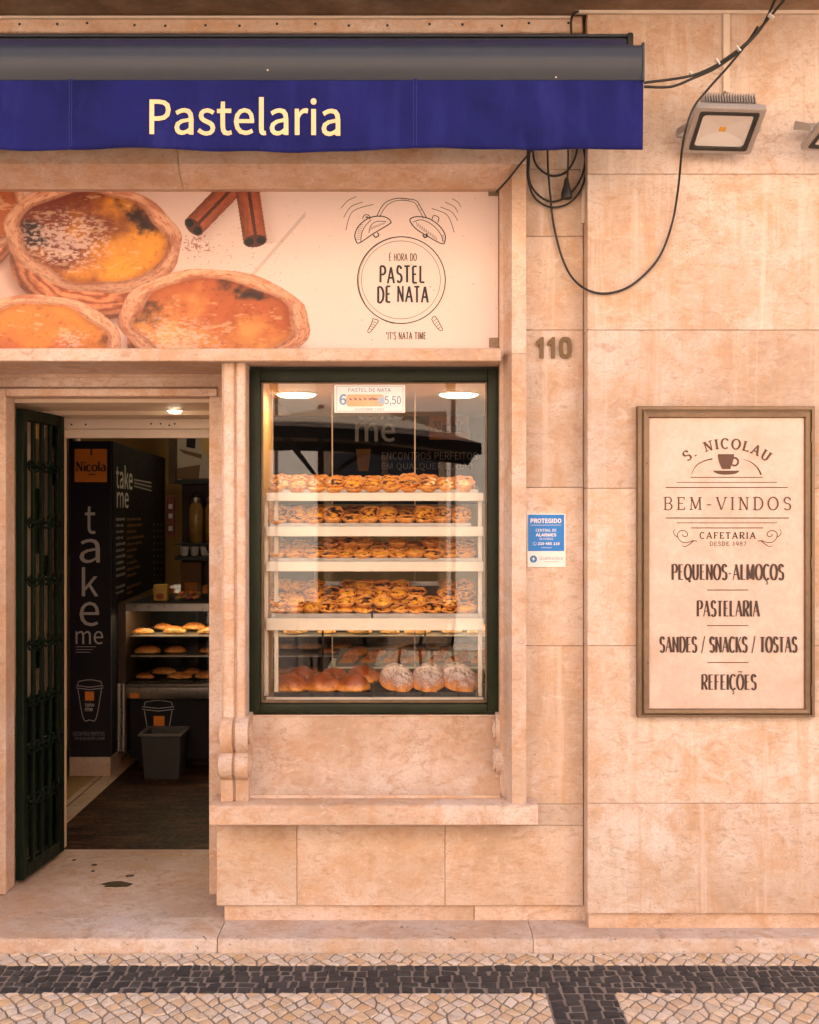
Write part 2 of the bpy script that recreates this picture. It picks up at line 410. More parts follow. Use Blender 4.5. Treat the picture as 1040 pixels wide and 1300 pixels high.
# lower case of the serif face
g('a', .52, [arc(.24, .50, .19, .16, 150, 0, 8) + [(.43, .10), (.48, .02)], arc(.23, .19, .18, .19, 60, 330, 12)])
g('c', .50, [arc(.27, .33, .23, .33, 50, 310, 16)])
g('i', .26, [[(.13, 0), (.13, .64)], ([(.13, .86), (.13, .98)], 'T')], [(.13, 0)])
g('l', .26, [[(.13, 0), (.13, 1.04)]], [(.13, 0)])
g('o', .56, [arc(.28, .33, .24, .33, 90, 450, 22)])

def stroke_ribbon(mb, pts, ws, at):
    """pts in the letter plane, ws widths, at(u, v) -> 3-D"""
    n = len(pts); L = []; Rr = []
    closed = n > 3 and abs(pts[0][0] - pts[-1][0]) < 1e-6 and abs(pts[0][1] - pts[-1][1]) < 1e-6
    for i in range(n):
        if closed and i in (0, n - 1): a, b = pts[n - 2], pts[1]
        else: a, b = pts[max(i - 1, 0)], pts[min(i + 1, n - 1)]
        dx, dy = b[0] - a[0], b[1] - a[1]; l = math.hypot(dx, dy) or 1; nx, ny = -dy / l, dx / l; w = ws[i] / 2
        L.append(at(pts[i][0] + nx * w, pts[i][1] + ny * w)); Rr.append(at(pts[i][0] - nx * w, pts[i][1] - ny * w))
    vs = L + Rr
    mb.add(vs, [(i, i + 1, n + i + 1, n + i) for i in range(n - 1)])

def pen_text(mb, s, u0, u1, v0, cap, at, T=.16, t=.07, serif=0.0, track=.10, rough=0.0, slant=0.0, lift=None):
    """one line of lettering from u0 to u1 on base line v0, cap high; T and t are the thick and thin strokes in caps"""
    tot = sum(GL[c][0] for c in s) + track * (len(s) - 1)
    k = (u1 - u0) / tot; x = 0.0; cnt = [0]
    def lay(u, v):
        p = at(u, v); cnt2 = cnt[0]
        return (p[0], p[1] - cnt2 * .00006, p[2]) if lift is None else lift(p, cnt2)
    for ch in s:
        w, strokes, ser = GL[ch]
        jv = random.uniform(-rough, rough) * cap
        for pts, wt in strokes:
            q = [(u0 + (x + a) * k + slant * b * cap, v0 + b * cap + jv) for a, b in pts]
            if rough: q = [(a + random.uniform(-rough, rough) * cap * .25, b + random.uniform(-rough, rough) * cap * .25) for a, b in q]
            ws = []
            for i in range(len(q)):
                a, b = q[max(i - 1, 0)], q[min(i + 1, len(q) - 1)]
                l = math.hypot(b[0] - a[0], b[1] - a[1]) or 1
                f = abs(b[1] - a[1]) / l
                base = (t * 1.5 if wt == 'T' else T) if (not serif and T > 2 * t and ch in 'NM' and wt) else T if wt == 'T' else t if wt == 't' else t + (T - t) * f ** 1.4
                ws.append(base * cap * (1 + random.uniform(-rough, rough) * 2.5))
            # square the ends of straight strokes on the base and cap lines so that stems keep their height
            if len(q) == 2 and abs(q[0][1] - q[1][1]) < 1e-9:
                dv = ws[0] / 2 * (1 if q[0][1] < v0 + .3 * cap else -1 if q[0][1] > v0 + .9 * cap else 0)
                q = [(a, b + dv) for a, b in q]
            cnt[0] += 1; stroke_ribbon(mb, q, ws, lay)
        if serif:
            for sx, sy in ser:
                cnt[0] += 1; sh = t * cap * .9
                vv = v0 + sy * cap + jv + (sh / 2 if sy == 0 else -sh / 2)
                c_ = u0 + (x + sx) * k
                stroke_ribbon(mb, [(c_ - serif * cap, vv), (c_ + serif * cap, vv)], [sh, sh], lay)
            if ch in 'CSGÇ':
                cnt[0] += 1
                e = strokes[0][0][0]; uu = u0 + (x + e[0]) * k; vv = v0 + e[1] * cap
                stroke_ribbon(mb, [(uu, vv + .10 * cap), (uu, vv - .10 * cap)], [t * cap, t * cap], lay)
            if ch in 'EFLT':
                arms = {'E': ((.50, 1, -1), (.52, 0, 1)), 'F': ((.50, 1, -1),), 'L': ((.52, 0, 1),), 'T': ((.04, 1, -1), (.58, 1, -1))}[ch]
                for ax, ay, d in arms:
                    cnt[0] += 1; uu = u0 + (x + ax) * k
                    stroke_ribbon(mb, [(uu, v0 + ay * cap), (uu, v0 + ay * cap + d * .20 * cap)], [t * cap, t * cap], lay)
        x += w + track
    return mb

SANS = {"P":[443,[[[71,0],[135,0],[135,204],[220,204],[319,221],[385,273],[409,363],[385,452],[318,499],[217,513],[71,513]],[[135,257],[135,461],[209,461],[284,452],[329,421],[345,363],[330,303],[286,268],[211,257]]]],"a":[394,[[[152,-9],[197,-2],[240,18],[278,46],[280,46],[286,0],[338,0],[338,234],[325,316],[282,371],[207,390],[148,382],[98,363],[57,340],[82,296],[115,316],[154,331],[196,337],[244,323],[268,288],[275,241],[142,214],[66,168],[41,99],[56,40],[95,4]],[[170,43],[136,49],[112,68],[103,103],[119,146],[173,178],[275,198],[275,92],[239,65],[205,48]]]],"s":[328,[[[164,-9],[239,6],[286,47],[302,104],[284,161],[241,196],[186,219],[146,235],[116,256],[104,285],[112,313],[135,333],[175,340],[207,336],[235,324],[261,307],[292,347],[259,368],[219,384],[174,390],[103,375],[59,337],[43,282],[60,229],[102,195],[154,172],[195,155],[228,133],[241,100],[233,70],[208,49],[166,41],[124,46],[87,62],[53,86],[22,43],[63,16],[111,-2]]]],"t":[264,[[[183,-9],[208,-7],[232,-2],[254,5],[242,53],[228,48],[213,44],[198,43],[163,51],[145,76],[139,116],[139,328],[243,328],[243,380],[139,380],[139,487],[86,487],[79,380],[19,377],[19,328],[76,328],[76,118],[86,51],[120,7]]]],"e":[388,[[[218,-9],[266,-4],[308,10],[343,29],[321,72],[292,56],[260,46],[225,42],[162,58],[118,104],[99,175],[356,175],[359,211],[341,306],[289,368],[207,390],[124,366],[61,297],[36,190],[61,83],[126,15]],[[99,221],[119,285],[157,325],[208,339],[259,325],[291,286],[303,221]]]],"l":[199,[[[132,-9],[147,-8],[159,-6],[169,-4],[160,46],[146,44],[137,47],[131,56],[129,71],[129,557],[64,557],[64,76],[71,30],[93,1]]]],"r":[272,[[[64,0],[129,0],[129,244],[158,296],[191,324],[224,333],[238,332],[250,330],[261,326],[273,382],[261,387],[248,389],[232,390],[192,380],[155,353],[125,311],[123,311],[117,380],[64,380]]]],"i":[193,[[[64,0],[129,0],[129,380],[64,380]],[[97,459],[119,464],[134,479],[139,501],[134,523],[119,537],[97,543],[75,537],[60,523],[55,501],[60,479],[75,464]]]],"k":[387,[[[64,0],[127,0],[127,100],[199,183],[310,0],[380,0],[236,227],[363,380],[291,380],[130,180],[127,180],[127,557],[64,557]]]],"o":[424,[[[212,-9],[299,14],[363,82],[388,190],[363,298],[299,366],[212,390],[125,366],[61,298],[36,190],[61,82],[125,14]],[[212,44],[154,62],[116,113],[102,190],[116,267],[154,318],[212,336],[270,318],[309,267],[323,190],[309,113],[270,62]]]],"m":[648,[[[64,0],[129,0],[129,276],[162,308],[194,328],[224,334],[264,324],[287,291],[295,232],[295,0],[359,0],[359,276],[393,308],[424,328],[454,334],[494,324],[518,291],[525,232],[525,0],[589,0],[589,241],[576,323],[538,373],[474,390],[429,381],[388,355],[348,317],[327,356],[293,381],[243,390],[200,381],[160,358],[125,325],[123,325],[117,380],[64,380]]]],"A":[426,[[[3,0],[68,0],[118,157],[305,157],[354,0],[423,0],[249,513],[176,513]],[[134,208],[159,287],[177,345],[194,402],[210,461],[213,461],[230,402],[247,345],[265,287],[289,208]]]],"B":[460,[[[71,0],[234,0],[335,17],[404,67],[429,151],[415,211],[378,252],[324,273],[324,277],[365,301],[390,340],[399,388],[376,461],[315,501],[223,513],[71,513]],[[135,296],[135,462],[214,462],[281,454],[322,428],[335,380],[323,334],[283,306],[211,296]],[[135,52],[135,245],[225,245],[301,235],[349,205],[365,153],[348,96],[300,63],[225,52]]]],"C":[447,[[[264,-9],[325,0],[377,25],[422,64],[386,106],[351,74],[312,55],[267,48],[182,73],[127,146],[107,258],[128,369],[184,440],[269,466],[310,460],[344,443],[374,417],[409,459],[373,490],[326,513],[268,522],[151,490],[71,399],[41,256],[70,113],[149,23]]]],"D":[482,[[[71,0],[202,0],[332,31],[413,119],[440,258],[413,397],[332,484],[199,513],[71,513]],[[135,53],[135,461],[193,461],[294,437],[354,369],[374,258],[354,148],[294,78],[193,53]]]],"E":[412,[[[71,0],[374,0],[374,55],[135,55],[135,242],[330,242],[330,298],[135,298],[135,459],[366,459],[366,513],[71,513]]]],"F":[387,[[[71,0],[135,0],[135,230],[331,230],[331,285],[135,285],[135,459],[366,459],[366,513],[71,513]]]],"G":[482,[[[272,-9],[337,-1],[390,20],[431,50],[431,266],[262,266],[262,212],[371,212],[371,78],[346,62],[314,51],[279,48],[185,73],[127,146],[107,258],[128,369],[188,440],[278,466],[324,459],[360,442],[389,417],[424,459],[388,489],[339,513],[276,522],[155,490],[71,399],[41,256],[71,113],[152,23]]]],"H":[510,[[[71,0],[135,0],[135,242],[375,242],[375,0],[440,0],[440,513],[375,513],[375,298],[135,298],[135,513],[71,513]]]],"I":[205,[[[71,0],[135,0],[135,513],[71,513]]]],"L":[380,[[[71,0],[360,0],[360,55],[135,55],[135,513],[71,513]]]],"M":[569,[[[71,0],[129,0],[129,284],[128,333],[124,386],[120,436],[123,436],[165,319],[262,52],[305,52],[402,319],[443,436],[446,436],[442,386],[439,333],[438,284],[438,0],[498,0],[498,513],[420,513],[322,239],[311,203],[299,168],[286,132],[284,132],[271,168],[259,203],[246,239],[148,513],[71,513]]]],"N":[506,[[[71,0],[132,0],[132,270],[130,324],[127,377],[124,430],[127,430],[182,324],[369,0],[436,0],[436,513],[374,513],[374,246],[375,192],[379,137],[383,84],[380,84],[324,190],[137,513],[71,513]]]],"O":[520,[[[260,-9],[374,24],[451,116],[479,258],[451,400],[374,491],[260,522],[146,491],[69,400],[41,258],[69,116],[146,24]],[[260,48],[179,74],[126,147],[107,258],[126,369],[179,440],[260,466],[340,440],[393,369],[412,258],[393,147],[340,74]]]],"Q":[520,[[[260,45],[179,71],[126,145],[107,258],[126,369],[179,440],[260,466],[340,440],[393,369],[412,258],[393,145],[340,71]],[[417,-129],[446,-127],[471,-123],[490,-117],[478,-67],[463,-71],[445,-74],[424,-75],[372,-67],[328,-44],[298,-6],[393,38],[456,128],[479,258],[451,400],[374,491],[260,522],[146,491],[69,400],[41,258],[64,126],[130,35],[228,-7],[269,-70],[332,-113]]]],"R":[445,[[[135,270],[135,461],[221,461],[289,452],[332,423],[346,370],[332,314],[289,281],[221,270]],[[352,0],[425,0],[295,225],[356,252],[396,300],[410,370],[387,454],[324,500],[231,513],[71,513],[71,0],[135,0],[135,218],[228,218]]]],"S":[417,[[[213,-9],[306,11],[366,63],[387,137],[373,200],[335,244],[282,274],[209,305],[169,324],[137,350],[123,391],[135,431],[168,457],[219,466],[264,460],[302,443],[336,418],[370,459],[328,492],[277,514],[219,522],[136,505],[79,457],[57,387],[74,324],[114,281],[162,255],[235,223],[279,201],[310,174],[321,131],[309,87],[272,58],[214,48],[161,56],[113,78],[72,111],[34,67],[84,26],[144,0]]]],"T":[419,[[[177,0],[242,0],[242,459],[398,459],[398,513],[22,513],[22,459],[177,459]]]],"U":[505,[[[253,-9],[347,12],[412,81],[437,211],[437,513],[375,513],[375,210],[358,113],[315,62],[253,48],[192,62],[149,113],[133,210],[133,513],[69,513],[69,211],[93,81],[158,12]]]],"V":[403,[[[165,0],[239,0],[403,513],[337,513],[254,235],[238,178],[222,123],[204,66],[202,66],[184,123],[168,178],[152,235],[69,513],[1,513]]]],"Y":[372,[[[153,0],[218,0],[218,199],[373,513],[305,513],[239,368],[223,331],[206,294],[188,256],[185,256],[167,294],[151,331],[134,368],[68,513],[-1,513],[153,199]]]],"Ç":[447,[[[201,-177],[271,-167],[314,-143],[329,-105],[322,-79],[303,-61],[272,-50],[291,-8],[341,5],[384,29],[422,64],[386,106],[351,74],[312,55],[267,48],[182,73],[127,146],[107,258],[128,369],[184,440],[269,466],[310,460],[344,443],[374,417],[409,459],[373,490],[326,513],[268,522],[151,490],[71,399],[41,256],[68,118],[141,28],[249,-8],[219,-69],[255,-77],[274,-89],[280,-106],[273,-126],[246,-138],[195,-145]]]],"Õ":[520,[[[260,-9],[374,24],[451,116],[479,258],[451,400],[374,491],[260,522],[146,491],[69,400],[41,258],[69,116],[146,24]],[[260,48],[179,74],[126,147],[107,258],[126,369],[179,440],[260,466],[340,440],[393,369],[412,258],[393,147],[340,74]],[[319,555],[359,566],[386,599],[398,651],[355,654],[348,626],[335,608],[317,602],[283,617],[249,643],[201,658],[160,646],[133,613],[121,562],[165,559],[171,587],[185,604],[203,610],[236,596],[271,569]]]],"É":[412,[[[71,0],[374,0],[374,55],[135,55],[135,242],[330,242],[330,298],[135,298],[135,459],[366,459],[366,513],[71,513]],[[214,546],[332,635],[296,679],[185,578]]]],"0":[389,[[[195,-9],[279,20],[335,109],[354,258],[335,406],[279,493],[195,522],[110,493],[55,406],[35,258],[55,109],[110,20]],[[195,43],[143,65],[109,136],[97,258],[109,380],[143,450],[195,472],[246,450],[280,380],[293,258],[280,136],[246,65]]]],"1":[389,[[[62,0],[343,0],[343,53],[240,53],[240,513],[191,513],[161,499],[126,486],[85,477],[85,436],[176,436],[176,53],[62,53]]]],"2":[389,[[[31,0],[354,0],[354,55],[211,55],[184,55],[155,53],[127,50],[233,162],[304,268],[329,372],[311,451],[259,504],[179,522],[120,513],[71,487],[28,447],[65,411],[96,442],[132,463],[172,471],[224,457],[256,422],[266,369],[241,275],[163,167],[31,38]]]],"3":[389,[[[184,-9],[268,8],[327,59],[349,137],[335,199],[296,243],[241,268],[241,271],[289,298],[320,339],[332,394],[312,464],[260,507],[182,522],[127,514],[80,493],[39,461],[74,421],[105,447],[141,464],[180,471],[226,460],[256,432],[267,389],[254,339],[209,304],[125,291],[125,242],[219,229],[269,194],[284,139],[271,89],[234,56],[180,44],[128,53],[87,74],[53,103],[20,62],[60,27],[114,1]]]],"4":[389,[[[238,0],[298,0],[298,141],[367,141],[367,193],[298,193],[298,513],[228,513],[14,183],[14,141],[238,141]],[[238,193],[81,193],[197,368],[212,393],[226,418],[239,443],[242,443],[240,413],[239,380],[238,350]]]],"5":[389,[[[183,-9],[265,12],[327,71],[352,167],[330,260],[275,313],[197,331],[168,328],[143,321],[120,310],[133,459],[326,459],[326,513],[77,513],[60,274],[95,252],[122,269],[149,279],[180,282],[236,268],[273,228],[286,165],[272,101],[233,59],[177,44],[124,52],[83,73],[51,101],[19,59],[59,26],[113,1]]]],"6":[389,[[[211,-9],[285,12],[338,70],[359,158],[341,247],[291,301],[216,319],[175,311],[135,290],[99,257],[119,383],[166,450],[232,470],[262,465],[290,451],[313,431],[349,470],[317,497],[277,516],[229,522],[136,495],[66,406],[39,245],[62,104],[123,19]],[[101,206],[136,244],[172,265],[205,271],[257,257],[288,218],[298,158],[286,96],[255,56],[211,41],[155,60],[118,116]]]],"7":[389,[[[139,0],[205,0],[221,178],[265,328],[356,475],[356,513],[34,513],[34,459],[284,459],[203,321],[158,174]]]],"8":[389,[[[196,-9],[280,9],[336,56],[356,123],[344,184],[313,228],[270,258],[270,262],[301,293],[327,335],[338,386],[321,456],[273,504],[197,521],[126,505],[75,459],[57,391],[66,342],[92,303],[126,272],[126,270],[81,237],[46,189],[32,127],[54,57],[111,9]],[[231,279],[174,305],[131,340],[115,391],[126,434],[154,463],[197,473],[244,461],[273,429],[284,382],[278,346],[260,311]],[[197,39],[141,51],[103,84],[89,133],[98,179],[123,218],[160,249],[227,219],[276,182],[296,125],[283,80],[249,50]]]],"9":[389,[[[165,-9],[255,19],[324,112],[351,279],[328,414],[267,495],[178,522],[104,501],[51,443],[31,356],[49,267],[98,213],[172,195],[215,202],[255,224],[291,257],[270,131],[224,64],[162,44],[130,49],[101,62],[76,83],[41,43],[73,16],[114,-2]],[[290,311],[255,271],[218,249],[183,242],[132,256],[101,296],[91,356],[103,417],[134,458],[179,473],[235,454],[272,400]]]],",":[195,[[[53,-133],[107,-98],[142,-49],[155,13],[148,54],[130,79],[101,88],[77,83],[59,67],[53,43],[59,19],[76,4],[99,-1],[107,-1],[98,-40],[74,-72],[37,-95]]]],".":[195,[[[97,-9],[121,-3],[137,14],[144,39],[137,65],[121,82],[97,88],[74,82],[57,65],[51,39],[57,14],[74,-3]]]],"/":[275,[[[8,-125],[55,-125],[264,556],[218,556]]]],"-":[243,[[[32,172],[211,172],[211,221],[32,221]]]],"n":[427,[[[64,0],[129,0],[129,276],[164,308],[197,328],[232,334],[274,324],[297,291],[305,232],[305,0],[368,0],[368,241],[356,323],[318,373],[252,390],[204,381],[162,358],[125,325],[123,325],[117,380],[64,380]]]],"c":[357,[[[214,-9],[259,-3],[300,13],[338,39],[310,82],[283,63],[253,49],[220,44],[158,62],[117,113],[102,190],[118,267],[160,318],[222,336],[250,332],[275,320],[298,303],[330,345],[300,367],[264,384],[219,390],[128,366],[62,298],[36,190],[60,82],[123,14]]]],"'":[195,[[[77,338],[117,338],[129,468],[130,540],[63,540],[64,468]]]]}
def sans_mesh(s, bold=0.0):
    """outline letters of a plain sans as 2-D verts and faces, from the outlines written above (thousandths)"""
    cu = bpy.data.curves.new('letters', 'CURVE'); cu.dimensions = '2D'; cu.fill_mode = 'BOTH'; cu.offset = bold; x = 0
    for ch in s:
        if ch not in SANS: x += 200; continue
        for pts in SANS[ch][1]:
            sp = cu.splines.new('POLY'); sp.points.add(len(pts) - 1); sp.use_cyclic_u = True
            for k, (a, b) in enumerate(pts): sp.points[k].co = ((a + x) / 1000, b / 1000, 0, 1)
        x += SANS[ch][0]
    o = bpy.data.objects.new('letters', cu); C.objects.link(o)
    dg = bpy.context.evaluated_depsgraph_get(); me = bpy.data.meshes.new_from_object(o.evaluated_get(dg))
    vs = [(v.co.x, v.co.y) for v in me.vertices]; fs = [tuple(p.vertices) for p in me.polygons]
    bpy.data.objects.remove(o); bpy.data.curves.remove(cu); bpy.data.meshes.remove(me)
    return vs, fs

def sans_text(mb, s, u0, u1, v0, v1, at, bold=0.0):
    """fit the line's ink into the rectangle u0..u1, v0..v1"""
    vs, fs = sans_mesh(s, bold)
    xs = [a for a, b in vs]; ys = [b for a, b in vs]
    x0, x1, y0, y1 = min(xs), max(xs), min(ys), max(ys)
    mb.add([at(u0 + (a - x0) / (x1 - x0) * (u1 - u0), v0 + (b - y0) / (y1 - y0) * (v1 - v0)) for a, b in vs], fs)
    return mb

def flat_at(y): return lambda u, v: (u, y, v)
def poly_stroke(mb, pts, w, at, w1=None):
    n = len(pts); ws = [w if w1 is None else w + (w1 - w) * i / (n - 1) for i in range(n)]
    stroke_ribbon(mb, pts, ws, at); return mb
def sm2(pts, n=6): return [(p.x, p.y) for p in spline([(a, b, 0) for a, b in pts], n)]

# ================================================================ THE SETTING: street, pavement, step
def poly_clip(poly, x0, x1, y0, y1):
    def cut(pts, f):
        out = []
        for i in range(len(pts)):
            a, b = pts[i], pts[(i + 1) % len(pts)]; fa, fb = f(a), f(b)
            if fa >= 0: out.append(a)
            if (fa >= 0) != (fb >= 0):
                t = fa / (fa - fb); out.append((a[0] + (b[0] - a[0]) * t, a[1] + (b[1] - a[1]) * t))
        return out
    for f in (lambda p: p[0] - x0, lambda p: x1 - p[0], lambda p: p[1] - y0, lambda p: y1 - p[1]):
        if len(poly) < 3: return []
        poly = cut(poly, f)
    return poly

def area(p): return abs(sum(p[i][0] * p[(i + 1) % len(p)][1] - p[(i + 1) % len(p)][0] * p[i][1] for i in range(len(p)))) / 2

def add_sett(mb, poly, gap, top, worn):
    """one small paving stone: its outline shrunk by the joint, with a rounded top"""
    n = len(poly)
    if n < 3 or area(poly) < 2.5e-4: return
    cx = sum(p[0] for p in poly) / n; cy = sum(p[1] for p in poly) / n
    # chop corners so stones look knapped
    q = []
    for i in range(n):
        a, b, c = poly[i - 1], poly[i], poly[(i + 1) % n]
        t = random.uniform(.02, .10)
        q.append((b[0] + (a[0] - b[0]) * t, b[1] + (a[1] - b[1]) * t)); q.append((b[0] + (c[0] - b[0]) * t, b[1] + (c[1] - b[1]) * t))
    n = len(q)
    def ringp(d, z, j):
        out = []
        for x, y in q:
            l = math.hypot(x - cx, y - cy) or 1; k = max(l - d, l * .3) / l
            out.append((cx + (x - cx) * k + random.uniform(-j, j), cy + (y - cy) * k + random.uniform(-j, j), z))
        return out
    tx, ty = random.uniform(-.05, .05), random.uniform(-.05, .05); dz = random.uniform(-.0025, .0015)
    r0 = ringp(gap, -.012, .0008); r1 = ringp(gap, top - .0022 + dz, .0012); r2 = ringp(gap + .0032, top + dz, .0010)
    r2 = [(x, y, z + (x - cx) * tx + (y - cy) * ty) for x, y, z in r2]; c = (cx, cy, top + dz + .0006)
    mb.add(r0 + r1 + r2 + [c], [(i, (i + 1) % n, n + (i + 1) % n, n + i) for i in range(n)] + [(n + i, n + (i + 1) % n, 2 * n + (i + 1) % n, 2 * n + i) for i in range(n)] + [(2 * n + i, 2 * n + (i + 1) % n, 3 * n) for i in range(n)])

def sett_mat(name, cols, rough, bump):
    t = NT(name); p = t.pos(); isl = t.n('ShaderNodeNewGeometry').outputs['Random Per Island']
    st = [(i / (len(cols) - 1), c) for i, c in enumerate(cols)]
    c = t.ramp(isl, st); n1 = t.noise(p, 55, 6, .65); n2 = t.noise(p, 6, 4)
    c = t.mix(t.ramp(n1, [(.34, grey(.5)), (.50, grey(0))]), c, mul(cols[0], .55))
    c = t.mix(t.ramp(n2, [(.55, grey(0)), (.8, grey(.35))]), c, mul(cols[0], .6))
    t.col(c); t.l(t.ramp(n1, [(.3, grey(rough - .1)), (.7, grey(rough + .15))]), t.b.inputs['Roughness'])
    t.bump(n1, bump, .006); return t.m
M['sett_light'] = sett_mat('limestone_setts', [(.66, .52, .40, 1), (.66, .42, .22, 1), (.76, .64, .52, 1), (.70, .49, .28, 1), (.74, .62, .50, 1), (.58, .46, .36, 1)], .62, .4)
M['sett_dark'] = sett_mat('basalt_setts', [(.026, .023, .023, 1), (.046, .040, .038, 1), (.030, .027, .027, 1), (.064, .054, .050, 1), (.022, .020, .021, 1)], .68, .6)

E0 = -.188; E1 = -.306; E2 = -.560; BX0, BX1 = .478, .716
def setts(name, mat, regions, diag, cell):
    mb = MB()
    for (x0, x1, y0, y1) in regions:
        px, py = cell
        jit = {}
        def J(i, j):
            if (i, j) not in jit: jit[(i, j)] = (random.gauss(0, .0058), random.gauss(0, .0068))
            return jit[(i, j)]
        if diag:
            n = int((x1 - x0 + y1 - y0) / min(px, py)) + 6; cx, cy = x0, y1
            for i in range(-n, n):
                for j in range(-n, n):
                    def node(a, b):
                        dx, dy = J(a, b); return (cx + (a + b) * px * .5 + dx, cy + (a - b) * py * .5 + dy)
                    c = node(i, j)
                    if c[0] < x0 - .1 or c[0] > x1 + .1 or c[1] < y0 - .1 or c[1] > y1 + .1: continue
                    add_sett(mb, poly_clip([node(i, j), node(i + 1, j), node(i + 1, j + 1), node(i, j + 1)], x0, x1, y0, y1), .0058, .0040, 1)
        else:
            rows = max(1, round((y1 - y0) / py)); hgt = (y1 - y0) / rows
            cuts = []
            for r in range(rows):
                xs = [x0]
                while xs[-1] < x1: xs.append(xs[-1] + px * random.uniform(.65, 1.4))
                xs[-1] = x1; cuts.append(xs)
            wob = lambda r, x: (0 if r in (0, rows) else .007 * math.sin(x * 9 + r * 2.1) + .006 * math.sin(x * 31 + r))
            for r in range(rows):
                xs = cuts[r]
                for k in range(len(xs) - 1):
                    a, b = xs[k], xs[k + 1]; s1, s2 = random.gauss(0, .006), random.gauss(0, .006)
                    if k == 0: s1 = 0
                    yb, yt = y0 + r * hgt, y0 + (r + 1) * hgt
                    add_sett(mb, [(a, yb + wob(r, a)), (b, yb + wob(r, b)), (b + s2 * .5, yt + wob(r + 1, b)), (a + s1 * .5, yt + wob(r + 1, a))], .0066, .0032, 1)
    o = mb.build(name, mat, None, 35); return tag(o, kind='structure')

gm = MB(); gm.box(-14, 14, -9.6, .3, -.4, -.0015)
street = tag(gm.build('pavement_bed', M['mortar']), kind='structure')
XL, XR = -2.5, 2.6
setts('pavement_light_stones', M['sett_light'], [(XL, XR, E1, E0), (XL, BX0, -1.7, E2), (BX1, XR, -1.7, E2)], True, (.060, .080))
setts('pavement_dark_stones', M['sett_dark'], [(XL, XR, E2, E1), (BX0, BX1, -1.7, E2)], False, (.049, .052))
t = NT('worn_limestone_paving'); p = t.pos(); vv = t.n('ShaderNodeTexVoronoi', feature='DISTANCE_TO_EDGE'); vv.inputs['Scale'].default_value = 13; t.l(p, vv.inputs['Vector'])
vc = t.n('ShaderNodeTexVoronoi'); vc.inputs['Scale'].default_value = 13; t.l(p, vc.inputs['Vector'])
t.col(t.mix(t.ramp(vv.outputs['Distance'], [(.03, grey(1)), (.07, grey(0))]), t.mix(.3, (.55, .43, .31, 1), vc.outputs['Color'], 'SOFT_LIGHT'), (.2, .16, .12, 1))); t.b.inputs['Roughness'].default_value = .7
rm = MB(); rm.box(-14, 14, -9.55, -1.705, -.2, .003)
tag(rm.build('street', t.m), kind='structure')

# low stone step along the whole front: three slabs, the front edge knocked about
Z0 = H - 1.626                      # top of the step and of the threshold
xc1, xc2 = wx(276, -.18), wx(677, -.18)
stp = MB()
def step_slab(x0, x1, yb):
    stp.prism([(yb, Z0), (-.168, Z0), (-.178, Z0 - .003), (-.183, Z0 - .012), (-.186, -.05), (yb, -.05)], x0, x1, int((x1 - x0) / .012), {1: .0016, 2: .0022, 3: .0016})
step_slab(-8, xc1 - .0018, .05); step_slab(xc1 + .0018, xc2 - .0012, .05); step_slab(xc2 + .0012, 2.35, .05); step_slab(2.353, 8, .05)
tag(stp.build('stone_step', M['stone_step'], None, 40), kind='structure')

# ================================================================ THE SHOP BUILDING
shop = thing('shop_building', 'peach limestone shop front with open doorway and green framed display window', 'building')
def course(mb, x0, x1, y, zs, depth=.10, xs=(), gap=.0008, bev=.0022):
    ed = [x0] + list(xs) + [x1]
    for a, b in zip(zs[:-1], zs[1:]):
        for c, d in zip(ed[:-1], ed[1:]):
            mb.box(c + (gap if c != x0 else 0), d - (gap if d != x1 else 0), y, y + depth, a + gap, b - gap, bev)
# block courses: bed joints every 200 px of the photograph
YR = -.09
zR = [hz(1160, YR), hz(1020, YR), hz(820, YR), hz(620, YR), hz(419, YR), hz(221, YR), H + 1.945]
xr = wx(746, YR)
m = MB(); course(m, xr, 2.32, YR, zR); course(m, 2.3228, 4.3, YR, zR); course(m, 4.3, 8, YR, zR)
m.build('wall_cladding', M['stone_wall'], shop, 30)
m = MB(); m.box(xr + .006, 8, YR + .006, .42, hz(1160, YR) + .004, 3.6); m.box(xr + .02, 8, .05, .42, -.1, hz(1160, YR) + .002); m.build('wall_core', M['joint'], shop)
# pilaster between the window surround and the big wall
zP = [hz(1048), hz(1021), hz(820), hz(619), hz(419), hz(300), hz(215), 3.565]
m = MB(); course(m, .452, xr - .004, 0.0, zP); m.build('pilaster_cladding', M['stone_wall'], shop, 30)
# base below the sill
m = MB(); zb = [hz(1150), hz(1048)]
course(m, wx(275), xr - .004, 0.0, [zb[0], zb[1]], .10, [wx(377), wx(565)])
m.build('base_cladding', M['stone'], shop, 30)
m = MB(); m.box(wx(275) + .004, xr, .006, .40, hz(1150) + .002, hz(1048) - .02); m.box(.46, xr, .006, .40, hz(1048) - .02, 3.7)
m.build('pier_core', M['joint'], shop)
# plinth stones under it all
m = MB(); px0 = wx(285, .02)
m.box(px0, wx(602, .02) - .0012, .02, .2, Z0 - .02, hz(1150) + .012, .002); m.box(wx(602, .02) + .0012, xr + .01, .02, .2, Z0 - .02, hz(1150) + .012, .002)
m.box(xr + .008, 8, -.066, .2, Z0 - .02, hz(1160, YR) + .012, .002)
m.build('plinth_cladding', M['stone_vein'], shop, 30)
# window sill slab, edges worn
ZS = hz(1022, -.12); ZSB = hz(1048, -.12)
m = MB()
xs0, xs1 = wx(266, -.12), wx(683, -.12)
m.prism([(.06, ZS), (-.112, ZS), (-.119, ZS - .004), (-.122, ZS - .012), (-.122, ZSB + .004), (-.118, ZSB), (.06, ZSB)], xs0, xs1, 110, {1: .0009, 2: .0014, 5: .0008})
m.build('sill', M['stone_vein'], shop, 40)
